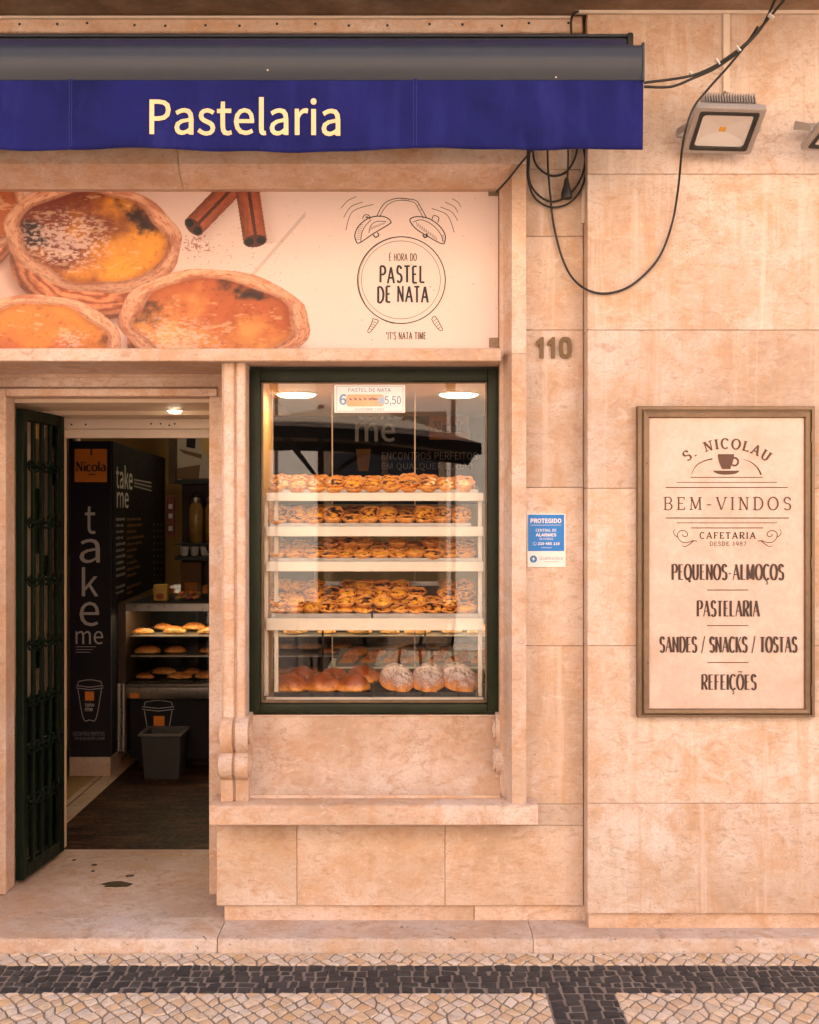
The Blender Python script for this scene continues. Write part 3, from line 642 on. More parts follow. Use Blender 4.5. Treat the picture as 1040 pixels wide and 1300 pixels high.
# splayed surround round sign and window: post and lintel
ZL0, ZL1 = 3.035, 2.9705
m = MB()
prof = [(.4529, -.1), (.3977, -.1), (.372, .0), (.366, .0), (.366, .006), (.3585, .006), (.3585, .13), (.4529, .13)]
def vprism(mb, prof, z0, z1, n=1):
    q = len(prof)
    mb.add([(x, y, z0 + (z1 - z0) * i / n) for i in range(n + 1) for x, y in prof],
           [(i * q + k, i * q + (k + 1) % q, (i + 1) * q + (k + 1) % q, (i + 1) * q + k) for i in range(n) for k in range(q)] + [tuple(range(q))[::-1], tuple(n * q + k for k in range(q))])
zj = [ZS + .0005, hz(449, -.1), ZL0 - .0005]
vprism(m, prof, zj[0], zj[1] - .0008); vprism(m, prof, zj[1] + .0008, zj[2])
m.build('surround_post', M['stone_frame'], shop)
m = MB()
for a, b in ((-2.4, -.9), (-.8975, .4529)):
    m.prism([(-.1, ZL0), (-.1, 3.14), (.13, 3.14), (.13, ZL1 - .004), (.006, ZL1 - .004), (.006, ZL1), (.0, ZL1)], a, b)
m.build('lintel', M['stone_frame'], shop)
m = MB(); m.box(-2.4, .69, -.03, .4, 3.142, 3.563); m.build('upper_cladding', M['stone'], shop)
# transom bar between the sign and the openings
ZT0, ZT1 = hz(458.5, -.1), hz(442, -.1)
m = MB(); m.box(-2.4, .357, -.1, .34, ZT0, ZT1, .004); m.build('transom', M['stone_frame'], shop)
m = MB(); m.box(-2.4, .36, .055, .4, ZT1 - .03, ZL1 + .1); m.build('sign_backing', M['joint'], shop)
# ledge above, and brown cornice with shade put into its colour
m = MB(); m.box(-8, wx(740, -.06), -.06, .3, hz(41, -.06), H + 1.944, .005); m.build('ledge', M['stone_frame'], shop)
for i in range(16):
    x = wx(22 + i * 47 + random.uniform(-9, 9), -.061); z = hz(31 + random.uniform(-2, 2), -.061); m = MB()
    m.lathe([(.0055, 0), (.004, .002), (.0005, .0022)], (0, 0, 0), 8)
    m.v = [(x + a[0], -.0605 - a[2], z + a[1]) for a in m.v]; m.build('ledge_nail', M['black'], shop)
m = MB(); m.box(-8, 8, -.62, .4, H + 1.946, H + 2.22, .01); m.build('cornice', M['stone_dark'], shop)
m = MB(); m.box(-14, 14, -.1, 7.0, H + 2.22, 9.0); m.build('upper_storeys', M['stone_wall'], shop)
m = MB(); m.box(-14, -8.01, -.09, 7, -.1, H + 2.218); m.build('side_wall', M['stone_wall'], shop); m = MB(); m.box(8.01, 14, -.09, 7, -.1, H + 2.218); m.build('side_wall', M['stone_wall'], shop)
# pier left of the doorway, just outside the picture
m = MB(); m.box(-8, -1.80, -.02, .45, Z0 - .1, ZT0 + .01, .003); m.box(-8, -2.4, -.02, .45, ZT0 + .012, H + 1.94, .003); m.build('end_pier', M['stone'], shop)

# fluted pilaster between door and window, with its scroll bracket
m = MB(); y0 = -.055
xa, xb = wx(279.5, y0), -.6505
zt, zbm = ZT0 - .0006, hz(911, y0)
m.box(xa + .004, xb + .006, y0 + .016, .34, ZS + .0005, zt, .001)
m.build('door_pilaster', M['stone_frame'], shop)
m = MB()
vprism(m, [(wx(283, y0), y0 + .016), (wx(283.5, y0), y0 + .004), (wx(285.5, y0), y0), (wx(294, y0), y0), (wx(296.5, y0), y0 + .004), (wx(297.5, y0), y0 + .016)], zbm, zt)
vprism(m, [(wx(299.5, y0), y0 + .016), (wx(300.5, y0), y0 + .004), (wx(302.5, y0), y0), (wx(309.5, y0), y0), (wx(311, y0), y0 + .004), (wx(311.5, y0), y0 + .016)], zbm, zt)
m.build('pilaster_fillet_moulding', M['stone_frame'], shop, 50)

def scroll(x0, x1, gx0, gx1, name, back=0.0):
    """two rolled volutes over a foot; a groove runs down the middle, rolled eyes show at the flanks"""
    ya = -.055
    z_a, z_b, z_c, z_d, z_e = hz(910, ya), hz(934, ya), hz(955, ya), hz(989, ya), ZS + .0006
    pr = [(.10, z_a), (-.052, z_a), (-.078, z_a - .012), (-.095, z_a - .036), (-.099, z_b), (-.093, z_b - .03), (-.075, z_c + .006), (-.066, z_c),
          (-.082, z_c - .006), (-.100, z_c - .022), (-.108, z_c - .05), (-.104, z_c - .078), (-.088, z_d + .008), (-.070, z_d), (-.068, z_e), (.10, z_e)]
    pr = [(y + (back if y < 0 else 0), z) for y, z in pr]
    m = MB(); m.prism(pr, x0, gx0); m.prism(pr, gx1, x1)
    ins = [(y + (.016 if y < 0 else 0), z) for y, z in pr]; m.prism(ins, gx0 - .002, gx1 + .002)
    p = m.build(name, M['stone_frame'], shop, 40)
    for (cz, rr, oy) in ((z_b + .006, .040, -.05), (z_c - .050, .046, -.058)):
        for sx, xx in ((-1, x0), (1, x1)):
            e = MB()
            def at(r, d): return [(xx + sx * d, oy + back + r * math.cos(a), cz + r * math.sin(a)) for a in [2 * math.pi * k / 22 for k in range(22)]]
            rs = [(rr, -.004), (rr, .006), (rr * .82, .011), (rr * .66, .006), (rr * .5, .006), (rr * .34, .013), (.001, .014)]
            vs = []; fs = []
            for r_, d_ in rs: vs += at(r_, d_)
            for i in range(len(rs) - 1):
                for k in range(22): fs.append((i * 22 + k, i * 22 + (k + 1) % 22, (i + 1) * 22 + (k + 1) % 22, (i + 1) * 22 + k))
            e.add(vs, fs)
            e.build('volute_eye_moulding', M['stone_frame'], p, 40)
scroll(wx(280.5, -.07), wx(315.5, -.07), wx(295.5, -.07), wx(299.5, -.07), 'scroll_bracket')
scroll(.3445, .40, .386, .389, 'scroll_bracket', .105)

# hollow-curved apron under the window
za, zb_ = hz(908, .06), ZS + .0006
pr = [(.30, za), (.066, za), (.066, za - .004)]
for i in range(13):
    u = i / 12; pr.append((.072 - .004 * u - .075 * max(0, (u - .38) / .62) ** 2.2, za - .006 - (za - zb_ - .022) * u))
pr += [(-.012, zb_ + .014), (-.016, zb_ + .012), (-.016, zb_), (.30, zb_)]
m = MB(); m.prism(pr, xb + .0065, .3583); m.build('apron', M['stone_vein'], shop, 40)

# ---------------------------------------------------------------- display window: green wooden frame and glass
win = tag(empty('display_window'), None); win.parent = shop
YF = .06
fx0, fx1, fz0, fz1 = xb + .0065, .3583, hz(906, YF), ZT0 - .012
fw = .044
m = MB()
m.box(fx0, fx0 + fw, YF, .12, fz0, fz1, .004, 2); m.box(fx1 - fw, fx1, YF, .12, fz0, fz1, .004, 2)
m.box(fx0 + fw, fx1 - fw, YF + .002, .12, fz0, fz0 + .038, .004, 2); m.box(fx0 + fw, fx1 - fw, YF + .002, .12, fz1 - .048, fz1, .004, 2)
m.build('frame', M['green'], win, 30)
gx0, gx1, gz0, gz1 = fx0 + fw, fx1 - fw, fz0 + .038, fz1 - .048
m = MB()
for a in (m,):
    a.box(gx0, gx0 + .008, .088, .1, gz0, gz1, .002); a.box(gx1 - .008, gx1, .088, .1, gz0, gz1, .002)
    a.box(gx0 + .008, gx1 - .008, .088, .1, gz0, gz0 + .012, .002); a.box(gx0 + .008, gx1 - .008, .088, .1, gz1 - .006, gz1, .002)
m.build('glazing_bead', M['bronze'], win)
m = MB(); m.add([(gx0 + .002, .094, gz0), (gx1 - .002, .094, gz0), (gx1 - .002, .094, gz1), (gx0 + .002, .094, gz1)], [(0, 1, 2, 3)]); m.build('glass', M['glass'], win)
m = MB(); m.box(fx0, fx1, YF + .02, .4, fz1 + .0005, ZT0 - .0005); m.build('head_filler', M['black'], win)

# ---------------------------------------------------------------- doorway
m = MB(); yj = .33
m.box(-1.80, wx(7, yj), yj, .45, Z0 + .0005, hz(503, yj) + .034, .004)
m.box(wx(265.5, yj), -.74, yj, .45, Z0 + .0005, hz(503, yj) - .0005, .004)
m.box(wx(7, yj) + .0005, wx(275.5, yj), yj, .45, hz(503, yj), hz(493, yj), .004)
m.build('door_surround', M['stone_frame'], shop)
m = MB(); m.box(wx(276.5, yj) - .003, -.70, yj + .014, .44, Z0, ZT0 - .001); m.build('door_rebate_trim', M['stone_frame'], shop)
m = MB(); m.box(-1.80, -.66, .35, .45, hz(491.5, .35), ZT0 + .02, .004); m.box(-1.80, -.66, .342, .44, hz(479, .342), hz(475, .342) + .02, .002)
m.build('door_head', M['stone_frame'], shop)
m = MB(); m.box(-1.80, -.66, .36, .45, hz(493, .35) - .002, hz(491, .35) + .004); m.build('door_head_joint', M['joint'], shop)
ZC = H + .476
m = MB(); m.prism([(.45, ZC), (.45, ZC + .1), (1.1, ZC + .1), (1.1, H + .452), (.82, H + .452), (.80, ZC - .006), (.62, ZC - .004)], -1.80, -.845); m.build('passage_soffit', M['cream'], shop)
m = MB(); m.box(-1.80, -.845, 1.02, 1.10, H + .402, H + .4515, .003); m.box(-1.8, -.845, 1.05, 1.1, H + .36, H + .4015)
ms = m.build('shutter_rail', M['white_pvc'], shop)
for q in (91, 109, 192, 204, 215, 222):
    m = MB(); c = Vector((wx(q, 1.02), 1.0195, hz(538 + (q % 3), 1.02))); m.obox(c, (1, 0, 0), (0, 1, 0), (0, 0, 1), .004, .001, .004); m.build('rail_bolt', M['black'], ms)
m = MB(); m.box(-1.90, -1.80, .45, 1.0, Z0, ZC + .05); m.box(wx(75, 1.0), wx(80.5, 1.0), .97, 1.06, Z0 + .0005, H + .4015, .004); m.build('passage_lining', M['cream'], shop)
t_ = MB(); t_.box(-1.80, -.74, .0505, 1.01, Z0 - .2, Z0 - .0006, 0); t_.build('threshold', M['stone_step'], shop)
SPK = simple('worn_hole', (.055, .035, .012, 1), .45, var=.5)
for (px_, py_, rx_, rz_) in ((150, 1123, 20, 4.5), (165, 1112, 6, 2), (120, 1098, 4, 1.6), (94, 1092, 3, 1.5), (118, 1106, 2.5, 1.2)):
    s_ = 1.626 * K / (py_ - 650); yy = D * s_ - D; xx = (px_ - 520) / K * s_
    pts = []; m = MB()
    for k in range(16):
        a = 2 * math.pi * k / 16; rr = random.uniform(.75, 1.15); pts.append((xx + rx_ / K * s_ * math.cos(a) * rr, yy + rz_ / K * s_ * math.sin(a) * rr * 3.0, Z0 + .0006))
    m.add(pts, [tuple(range(16))])
    m.build('threshold_speck', SPK, shop)

# folding iron grille leaf, swung inwards: frame, bars, cross ties
A, B = Vector((-1.700, .465, 0)), Vector((-1.655, .925, 0)); UU = (B - A).normalized(); NN = Vector((UU.y, -UU.x, 0)); W = (B - A).length
zb0, zt0 = Z0 + .018, H + .452
door = empty('door'); door.parent = shop
def gpt(u, z, n=0): return A + UU * u + NN * n + Vector((0, 0, z))
m = MB(); zm = (zb0 + zt0) / 2; hh = (zt0 - zb0) / 2
for u in (.022, W - .022): m.obox(gpt(u, zm), UU, NN, (0, 0, 1), .022, .018, hh, .004)
m.obox(gpt(W / 2, zb0 + .03), UU, NN, (0, 0, 1), W / 2 - .046, .017, .03, .004); m.obox(gpt(W / 2, zt0 - .025), UU, NN, (0, 0, 1), W / 2 - .046, .017, .025, .004)
m.build('frame', M['green_iron'], door)
tiez = [hz(y, .6) for y in (590, 662, 735, 815, 885, 945, 1012)]
nb = 8
prand = random.Random(12)
GLINTS = [M['white_pvc'], M['cream'], simple('ochre_glint', (.55, .33, .08, 1), .4), simple('red_glint', (.30, .03, .02, 1), .4)]  # pale, ochre and red colours standing in for glints between the bars
for k in range(nb):
    u = .044 + (W - .088) * (k + .5) / nb; m = MB()
    off = .010 if k % 2 else -.004
    m.obox(gpt(u, zm, off), UU, NN, (0, 0, 1), .006, .0075, hh - .052, .002)
    for z in tiez: m.obox(gpt(u, z + (.012 if k % 2 else -.006), off), UU, NN, (0, 0, 1), .0095, .0095, .012, .003)
    m.build('bar', M['green_iron'], door)
    # strips added behind the bars to imitate dark slots and coloured glints
    zz = [zb0 + .06] + sorted(tiez) + [zt0 - .05]
    for i_ in range(len(zz) - 1):
        low = zz[i_] < hz(930, .6)
        if low or prand.random() < .42:
            a_, b_ = zz[i_] + .002, zz[i_ + 1] - .002
            if not low: c_ = a_ + (b_ - a_) * prand.uniform(.35, .75); a_, b_ = (a_, c_) if prand.random() < .5 else (c_, b_)
            pm_ = MB(); pm_.obox(gpt(u + (W - .088) / nb * .5, (a_ + b_) / 2, -.018), UU, NN, (0, 0, 1), (W - .088) / nb * .42, .001, (b_ - a_) / 2); pm_.build('slot_strip', M['green_iron'] if low or prand.random() < .62 else GLINTS[prand.randrange(4)], door)
m = MB(); m.add([tuple(gpt(u, z, -.012)) for u, z in ((.044, zb0 + .06), (W - .044, zb0 + .06), (W - .044, zt0 - .05), (.044, zt0 - .05))], [(0, 1, 2, 3)]); m.build('pane', M['case_glass'], door)
for z in tiez:
    m = MB(); pts = [gpt(.044 + (W - .088) * i / 28, z + .010 * math.sin(i * math.pi / 2), .018 + .006 * math.cos(i * math.pi / 2)) for i in range(29)]
    m.tube(pts, .0065, 6); m.tube([q + Vector((0, 0, -.022)) for q in pts], .005, 6); m.build('cross_tie', M['green_iron'], door, 50)

# ---------------------------------------------------------------- the room behind
def struct(name, mat, *boxes):
    m = MB()
    for b in boxes: m.box(*b)
    return tag(m.build(name, mat), kind='structure')
t = NT('dark_worn_floor'); p = t.pos(); n1 = t.noise(t.scale(p, 3, 9, 3), 1.6, 6, .6, .5); n2 = t.noise(p, 40, 4)
t.col(t.ramp(n1, [(.38, (.014, .006, .004, 1)), (.54, (.046, .019, .011, 1)), (.68, (.13, .060, .034, 1))])); t.l(t.ramp(n2, [(.3, grey(.40)), (.7, grey(.6))]), t.b.inputs['Roughness']); t.b.inputs['Specular IOR Level'].default_value = .16; t.bump(n2, .15)
XF = -1.79
struct('shop_floor', t.m, (XF, 2.2, 1.01, 5.6, -.2, Z0 - .001))
struct('tiled_floor', simple('ochre_floor_tile', (.40, .25, .09, 1), .4, var=.2, scale=9), (-3.2, XF - .142, 1.01, 5.6, -.2, Z0 - .001))
struct('floor_border', M['stone_step'], (XF - .098, XF - .0005, 1.01, 5.6, -.2, Z0 - .0005), (XF - .142, XF - .108, 1.01, 5.6, -.2, Z0 - .0005))
struct('floor_inlay', M['wood_dark'], (XF - .108, XF - .098, 1.01, 5.6, -.2, Z0 - .0008))
struct('interior_wall', M['yellow_wall'], (-3.3, 2.3, 5.6, 5.7, 0, 3.2), (-3.3, -3.2, .44, 5.6, 0, 3.2), (2.2, 2.3, .43, 5.6, 0, 3.2), (-3.2, -1.901, .455, .5, 0, 3.2))
struct('interior_ceiling', M['cream'], (-3.2, 2.2, .41, 5.6, 2.95, 3.1))
ZB = hz(478, .1) - .004
struct('bay_ceiling', M['warm_cream'], (-.66, .75, .122, 2.0, ZB, ZB + .06), (-.84, .75, 2.0, 2.04, ZB, 2.95))
struct('bay_wall', M['warm_cream'], (-.84, -.655, .46, 1.0, Z0, 2.9), (-.70, -.652, .345, .459, Z0, 2.9), (.3595, .45, .125, .40, .3, 2.9), (.46, .55, .401, .9, .3, 2.9))
struct('bay_front_wall', M['cream'], (-.65, .36, .302, .40, Z0, hz(906, YF) - .01))

# ================================================================ AWNING
aw = thing('awning', 'closed roller awning with dark grey front bar and blue lettered cloth valance', 'awning', (0, -.2, 3.4))
XA0, XA1 = -2.6, .839
m = MB()
zc0, zc1 = hz(53.5, -.2), hz(41.5, -.2)
m.prism([(-.02, zc1 - .004), (-.19, zc1), (-.2, zc1 - .006), (-.2, zc1 - .014), (-.185, zc1 - .015), (-.185, zc0 + .006), (-.2, zc0 + .005), (-.2, zc0), (-.03, zc0 - .05)], XA0, XA1 - .012)
m.build('case', M['alu'], aw)
m = MB(); m.box(XA1 - .012, XA1 + .012, -.205, -.02, zc0 - .05, zc1 + .002, .008, 2); m.build('end_cap', M['black'], aw, 30)
m = MB(); yb = -.45; zt, zq = hz(55, yb), hz(102, yb)
prof = [(-.40, zt), (-.432, zt), (-.447, zt - .006), (-.4525, zt - .016), (-.4535, zt - .024)]
for i in range(1, 9):
    u = i / 8; prof.append((-.4535 + .010 * u - .011 * math.sin(math.pi * u) , zt - .024 - (zt - .024 - zq - .004) * u))
prof += [(-.437, zq), (-.40, zq)]
m.prism(prof, XA0, XA1 - .006); fb = m.build('front_bar', M['alu'], aw, 25)
m = MB(); m.box(XA1 - .006, XA1 + .004, -.456, -.398, zq - .003, zt + .003, .003); m.build('bar_end_cap', M['alu'], fb, 30)
for (q, r) in ((707, 86), (706, 98), (340, 89)):
    m = MB(); m.obox((wx(q, -.455), -.4555, hz(r, -.455)), (1, 0, 0), (0, 1, 0), (0, 0, 1), .0028, .0012, .0022); m.build('bar_screw', M['white_pvc'], fb)
def blue_cloth():
    t = NT('royal_blue_awning_cloth'); p = t.pos()
    n1 = t.noise(p, 420, 2, .5); n2 = t.noise(t.scale(p, 2.2, 2.2, 2.2), 1, 5, .6, .3); n3 = t.noise(t.scale(p, 6, 6, 1.5), 1.4, 5, .65, .4)
    c = t.ramp(n2, [(.3, (.0055, .0068, .068, 1)), (.7, (.0125, .0145, .135, 1))])
    c = t.mix(t.ramp(n3, [(.50, grey(0)), (.72, grey(.6))]), c, (.022, .025, .17, 1))  # lighter and darker blues put crease shading into the cloth colour
    t.col(c); t.b.inputs['Roughness'].default_value = .75; t.b.inputs['Specular IOR Level'].default_value = .12
    t.b.inputs['Sheen Weight'].default_value = .06; t.b.inputs['Sheen Roughness'].default_value = .5
    t.bump(t.math('ADD', n1, t.math('MULTIPLY', n3, 7.0)), .35, .006); return t.m
M['cloth'] = blue_cloth()
YV = -.44
def wave(x, z):
    u = max(0.0, min(1.0, (hz(101, YV) - z) / .26))
    w = .006 * math.sin(x * 5.1 + .4) + .004 * math.sin(x * 11.7 + 1.1) + .0022 * math.sin(x * 27 + z * 14)
    d = .010 * math.sin((x * .85 + z * 1.15) * 21) * math.exp(-((x - .38) / .35) ** 2) + .008 * math.sin((x * .5 + z * 1.3) * 26 + 1) * math.exp(-((x + 1.35) / .3) ** 2)
    s = sum(.004 * math.exp(-((x - q) / .008) ** 2) for q in (wx(90, YV), wx(527, YV)))
    return YV - u * w * 1.6 - u * d - s
nx, nz = 330, 16
vs = []; zv1, zv0 = hz(100, YV), hz(190.5, YV)
for i in range(nx + 1):
    x = XA0 + .02 + (wx(817, YV) - XA0 - .02) * i / nx
    dip = .0035 * math.sin(x * 7 + 1.7) + .003 * math.sin(x * 3.1) + .0016 * math.sin(x * 19)
    for k in range(nz + 1):
        z = zv1 + (zv0 + dip - zv1) * k / nz; vs.append((x, wave(x, z), z))
fs = [(i * (nz + 1) + k, (i + 1) * (nz + 1) + k, (i + 1) * (nz + 1) + k + 1, i * (nz + 1) + k + 1) for i in range(nx) for k in range(nz)]
m = MB(); m.add(vs, fs)
va = m.build('valance', M['cloth'], aw, 80)
sm = va.modifiers.new('cloth_thickness', 'SOLIDIFY'); sm.thickness = .0018; sm.offset = 1
THR = simple('faded_blue_thread', (.04, .042, .20, 1), .8)
for q in (88.5, 91.5, 525, 529):
    x0 = wx(q, YV); m = MB()
    pts = [(x0 + .0008 * math.sin(k), wave(x0, zv1 + (zv0 - zv1) * k / 20) - .0022, zv1 + (zv0 - zv1) * k / 20) for k in range(20)]
    m.tube(pts, .0007, 4); m.build('seam_stitching', THR, va)
m = MB(); sans_text(m, 'Pastelaria', wx(190.5, YV), wx(432, YV), hz(172, YV), hz(123.5, YV), lambda u, v: (u, wave(u, v) - .0035, v), .007)
m.build('lettering', M['cream_letters'], va)
m = MB(); m.prism([(-.195, zc0 + .012), (-.42, zt - .012), (-.42, zt - .016), (-.195, zc0 + .006)], XA0 + .02, XA1 - .03); m.build('rolled_cloth', M['cloth'], aw)
for (a, b) in ((-2.2, -.9), (-.1, -1.25), (.2, .76)):
    m = MB(); m.obox(((a + b) / 2, -.30, zq + .05), (1, 0, 0), (0, 1, 0), (0, 0, 1), abs(b - a) / 2, .025, .02, .006); m.build('folding_arm', M['alu'], aw)
for x in (-2.1, -.7, .7):
    m = MB(); m.box(x - .04, x + .04, -.20, -.035, zc0 - .08, zc0 - .045, .004); m.box(x - .05, x + .05, -.045, -.0305, zc0 - .12, zc1, .003); m.build('wall_bracket', M['alu'], aw)

# ================================================================ PRINTED SIGN OF CUSTARD TARTS
sg = thing('tart_poster', 'wide printed sign of custard tarts, cinnamon sticks and an alarm clock drawing over the window', 'shop sign', (-.6, .05, 2.6))
YS = .05
gxs = np.linspace(-2.3, .3555, 1120); gzs = np.linspace(ZT1 - .02, ZL1 + .01, 300)
GX, GZ = np.meshgrid(gxs, gzs, indexing='ij')
PX = 520 + GX * K * D / (D + YS); PY = 650 - (GZ - H) * K * D / (D + YS)
def vnoise(x, y, seed, octv=4):
    out = np.zeros_like(x); amp = 1.0; tot = 0
    for o in range(octv):
        rs = np.random.RandomState(seed + o); tab = rs.rand(257, 257)
        xi = np.floor(x).astype(int); yi = np.floor(y).astype(int); fx = x - xi; fy = y - yi
        fx = fx * fx * (3 - 2 * fx); fy = fy * fy * (3 - 2 * fy)
        a = tab[xi % 256, yi % 256]; b = tab[(xi + 1) % 256, yi % 256]; c = tab[xi % 256, (yi + 1) % 256]; d = tab[(xi + 1) % 256, (yi + 1) % 256]
        out += amp * ((a * (1 - fx) + b * fx) * (1 - fy) + (c * (1 - fx) + d * fx) * fy); tot += amp; amp *= .55; x = x * 2.03 + 17; y = y * 2.03 + 9
    return out / tot
def c3(r, g_, b): return np.array(S(r, g_, b)[:3])
def ss(x, a, b): t_ = np.clip((x - a) / (b - a), 0, 1); return t_ * t_ * (3 - 2 * t_)
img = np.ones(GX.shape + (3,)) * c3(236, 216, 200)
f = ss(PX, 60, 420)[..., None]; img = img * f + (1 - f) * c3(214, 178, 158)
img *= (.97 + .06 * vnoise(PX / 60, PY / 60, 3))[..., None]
def blend(mask, col):
    global img
    mk = np.clip(mask, 0, 1)[..., None]; img = img * (1 - mk) + mk * col
# board line; shadows under the tarts are painted into the print
ln = np.abs((PX - 318) * .76 - (352 - PY) * .66); blend((ln < 2.2) * (PX > 318) * (PX < 388) * .35, c3(150, 120, 100))
def tart(cx, cy, rx, ry, drop, seed, tilt, burn, sugar):
    a = R(tilt); dx = PX - cx; dy = PY - cy; u = (dx * math.cos(a) + dy * math.sin(a)) / rx; v = (-dx * math.sin(a) + dy * math.cos(a)) / ry
    ang = np.arctan2(v, u); wob = .035 * (vnoise(ang * 3 + 20, ang * 0 + seed, seed, 3) - .5) + .012 * np.sin(ang * 9 + seed)
    r = np.sqrt(u * u + v * v) * (1 + wob)
    # soft shadow of the tart on the board, painted into the print
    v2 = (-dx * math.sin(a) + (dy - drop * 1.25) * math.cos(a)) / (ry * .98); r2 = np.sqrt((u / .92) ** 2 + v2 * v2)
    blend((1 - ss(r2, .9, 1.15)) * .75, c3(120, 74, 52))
    # side of the pastry case
    v3 = (-dx * math.sin(a) + (dy - drop) * math.cos(a)) / ry; r3 = np.sqrt((u / .90) ** 2 + v3 * v3); side = ((r3 < 1) | ((r < 1))) * 1.0
    n1 = vnoise(ang * 5 + 40, r * 9 + seed, seed + 11, 5); n2 = vnoise(PX / 7, PY / 7, seed + 21, 4); n3 = vnoise(PX / 26, PY / 26, seed + 27, 4)
    lay = .5 + .5 * np.sin(r3 * 46 + n1 * 9 + ang * 1.5)
    cs = (c3(222, 140, 92)[None, None] * (1 - lay[..., None]) + c3(150, 74, 36) * lay[..., None]) * (.62 + .75 * n2[..., None])
    cs = cs * (1 - ss(r3, .72, 1.0)[..., None] * .55)
    blend(side, cs)
    # rim of flaky layers: fine leaves of dough running round, lit from above
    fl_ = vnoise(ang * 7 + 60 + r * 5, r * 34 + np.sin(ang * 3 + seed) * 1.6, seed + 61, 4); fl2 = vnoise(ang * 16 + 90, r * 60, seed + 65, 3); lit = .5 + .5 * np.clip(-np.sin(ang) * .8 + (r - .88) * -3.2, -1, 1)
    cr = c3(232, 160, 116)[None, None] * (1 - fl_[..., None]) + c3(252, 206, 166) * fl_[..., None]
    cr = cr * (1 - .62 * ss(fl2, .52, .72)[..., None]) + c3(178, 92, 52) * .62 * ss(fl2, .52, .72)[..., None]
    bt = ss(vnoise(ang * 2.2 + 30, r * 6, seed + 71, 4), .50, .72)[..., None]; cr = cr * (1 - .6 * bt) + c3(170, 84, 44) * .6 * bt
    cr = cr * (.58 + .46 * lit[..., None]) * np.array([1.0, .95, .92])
    blend(1 - ss(r, .985, 1.01), cr)
    inner = .83 + .02 * np.sin(ang * 4 + seed) + .02 * np.sin(ang * 7 + 2 * seed)
    blend((1 - ss(np.abs(r - inner), .0, .06)) * .55, c3(120, 54, 24))
    # custard: a smooth glossy skin from yellow to deep amber, scorched at places
    gx_ = (u * math.cos(R(burn[4])) + v * math.sin(R(burn[4]))); mx_ = ss(gx_ * .8 + (vnoise(PX / 40 + seed, PY / 32, seed + 31, 5) - .5) * 1.7, -.45, .55)[..., None]
    cu = c3(*burn[5])[None, None] * (1 - mx_) + c3(*burn[6]) * mx_
    cu = cu * (.70 + .38 * n3[..., None]) ; bub = ss(vnoise(PX / 6, PY / 4.5, seed + 81, 4), .58, .78)[..., None]; cu = cu * (1 - .35 * bub) + c3(128, 52, 20) * .35 * bub
    gl_ = ss(vnoise(PX / 16 + 5, PY / 5, seed + 85, 4), .66, .76)[..., None] * .32; cu = cu * (1 - gl_) + c3(255, 214, 160) * gl_
    for q_ in burn[2:4]:
        bk = ss(vnoise(PX / 15 + 3 * seed, PY / 11, seed + 41, 6) * .8 + burn[1] * np.exp(-((np.angle(np.exp(1j * (ang - R(q_))))) / .50) ** 2) * ss(r, .35, .72), .56, .98)[..., None]
        cu = cu * (1 - bk) + c3(46, 18, 10) * bk
    inm = 1 - ss(r, inner - .035, inner - .005); blend(inm, cu)
    blend(inm * ss(r, inner - .13, inner - .01) * .40, c3(120, 48, 18))
    if sugar:
        sx, sy, sr, amt = sugar; sd = np.exp(-(((PX - sx) / sr) ** 2 + ((PY - sy) / (sr * .62)) ** 2))
        sp = ss(vnoise(PX / 4.5, PY / 2.2, seed + 51, 5) + .30 * sd, .60, .84) * ss(sd, .12, .7) * inm; blend(sp * amt * .62, c3(238, 206, 186))
tart(-28, 262, 60, 62, 22, 5, 4, (.6, .3, 60, 90, 0, (130, 56, 26), (190, 100, 46)), None)
tart(118, 302, 113, 70, 34, 1, 8, (.9, .62, -42, 172, 20, (126, 50, 20), (246, 160, 46)), (84, 304, 60, 1.0))
tart(52, 436, 104, 62, 30, 2, 4, (.3, .22, -10, 200, -60, (206, 112, 58), (234, 150, 62)), (90, 430, 22, .8))
tart(272, 408, 121, 66, 30, 3, 3, (.35, .50, 196, -60, 100, (190, 98, 46), (238, 160, 84)), (222, 438, 62, .8))
def stick(x0, y0, x1, y1, w, seed):
    L_ = math.hypot(x1 - x0, y1 - y0); ux, uy = (x1 - x0) / L_, (y1 - y0) / L_
    s_ = (PX - x0) * ux + (PY - y0) * uy; q = -(PX - x0) * uy + (PY - y0) * ux
    n = vnoise(s_ / 5, q / 2.0, seed, 4); inside = (s_ > 0) * (s_ < L_) * (np.abs(q) < w)
    blend(np.exp(-((q - w * .8) / (w * .9)) ** 2) * (s_ > -6) * (s_ < L_) * .35, c3(140, 96, 76))
    col = c3(176, 92, 56)[None, None] * (.55 + .8 * n[..., None]) * (1.05 - .55 * np.abs((q / w)[..., None] - .15) ** 1.4)
    blend(inside * 1.0, col); blend((np.abs(q - w * .1) < 2.2) * inside * .85, c3(58, 24, 14))
    e = ((s_ / 8) ** 2 + (q / w) ** 2 < 1) * 1.0; blend(e, c3(86, 42, 26)); blend(((s_ / 5) ** 2 + ((np.abs(q) - w * .5) / (w * .38)) ** 2 < 1) * 1.0, c3(24, 10, 8))
stick(246, 288, 306, 226, 14, 61); stick(324, 306, 312, 226, 15, 67)
dust = ss(vnoise(PX / 2.6, PY / 2.0, 77, 3) + .28 * np.exp(-(((PX - 247) / 22) ** 2 + ((PY - 312) / 12) ** 2)) + .10 * np.exp(-(((PX - 300) / 70) ** 2 + ((PY - 320) / 50) ** 2)), .83, .90)
blend(dust * (np.sqrt(((PX - 272) / 124) ** 2 + ((PY - 408) / 69) ** 2) > 1) * (PX > 232) * .8, c3(150, 84, 50))
img = np.clip(img * np.array([.85, .80, .82]), 0, 1)
n0, n1_ = GX.shape
me = bpy.data.meshes.new('print')
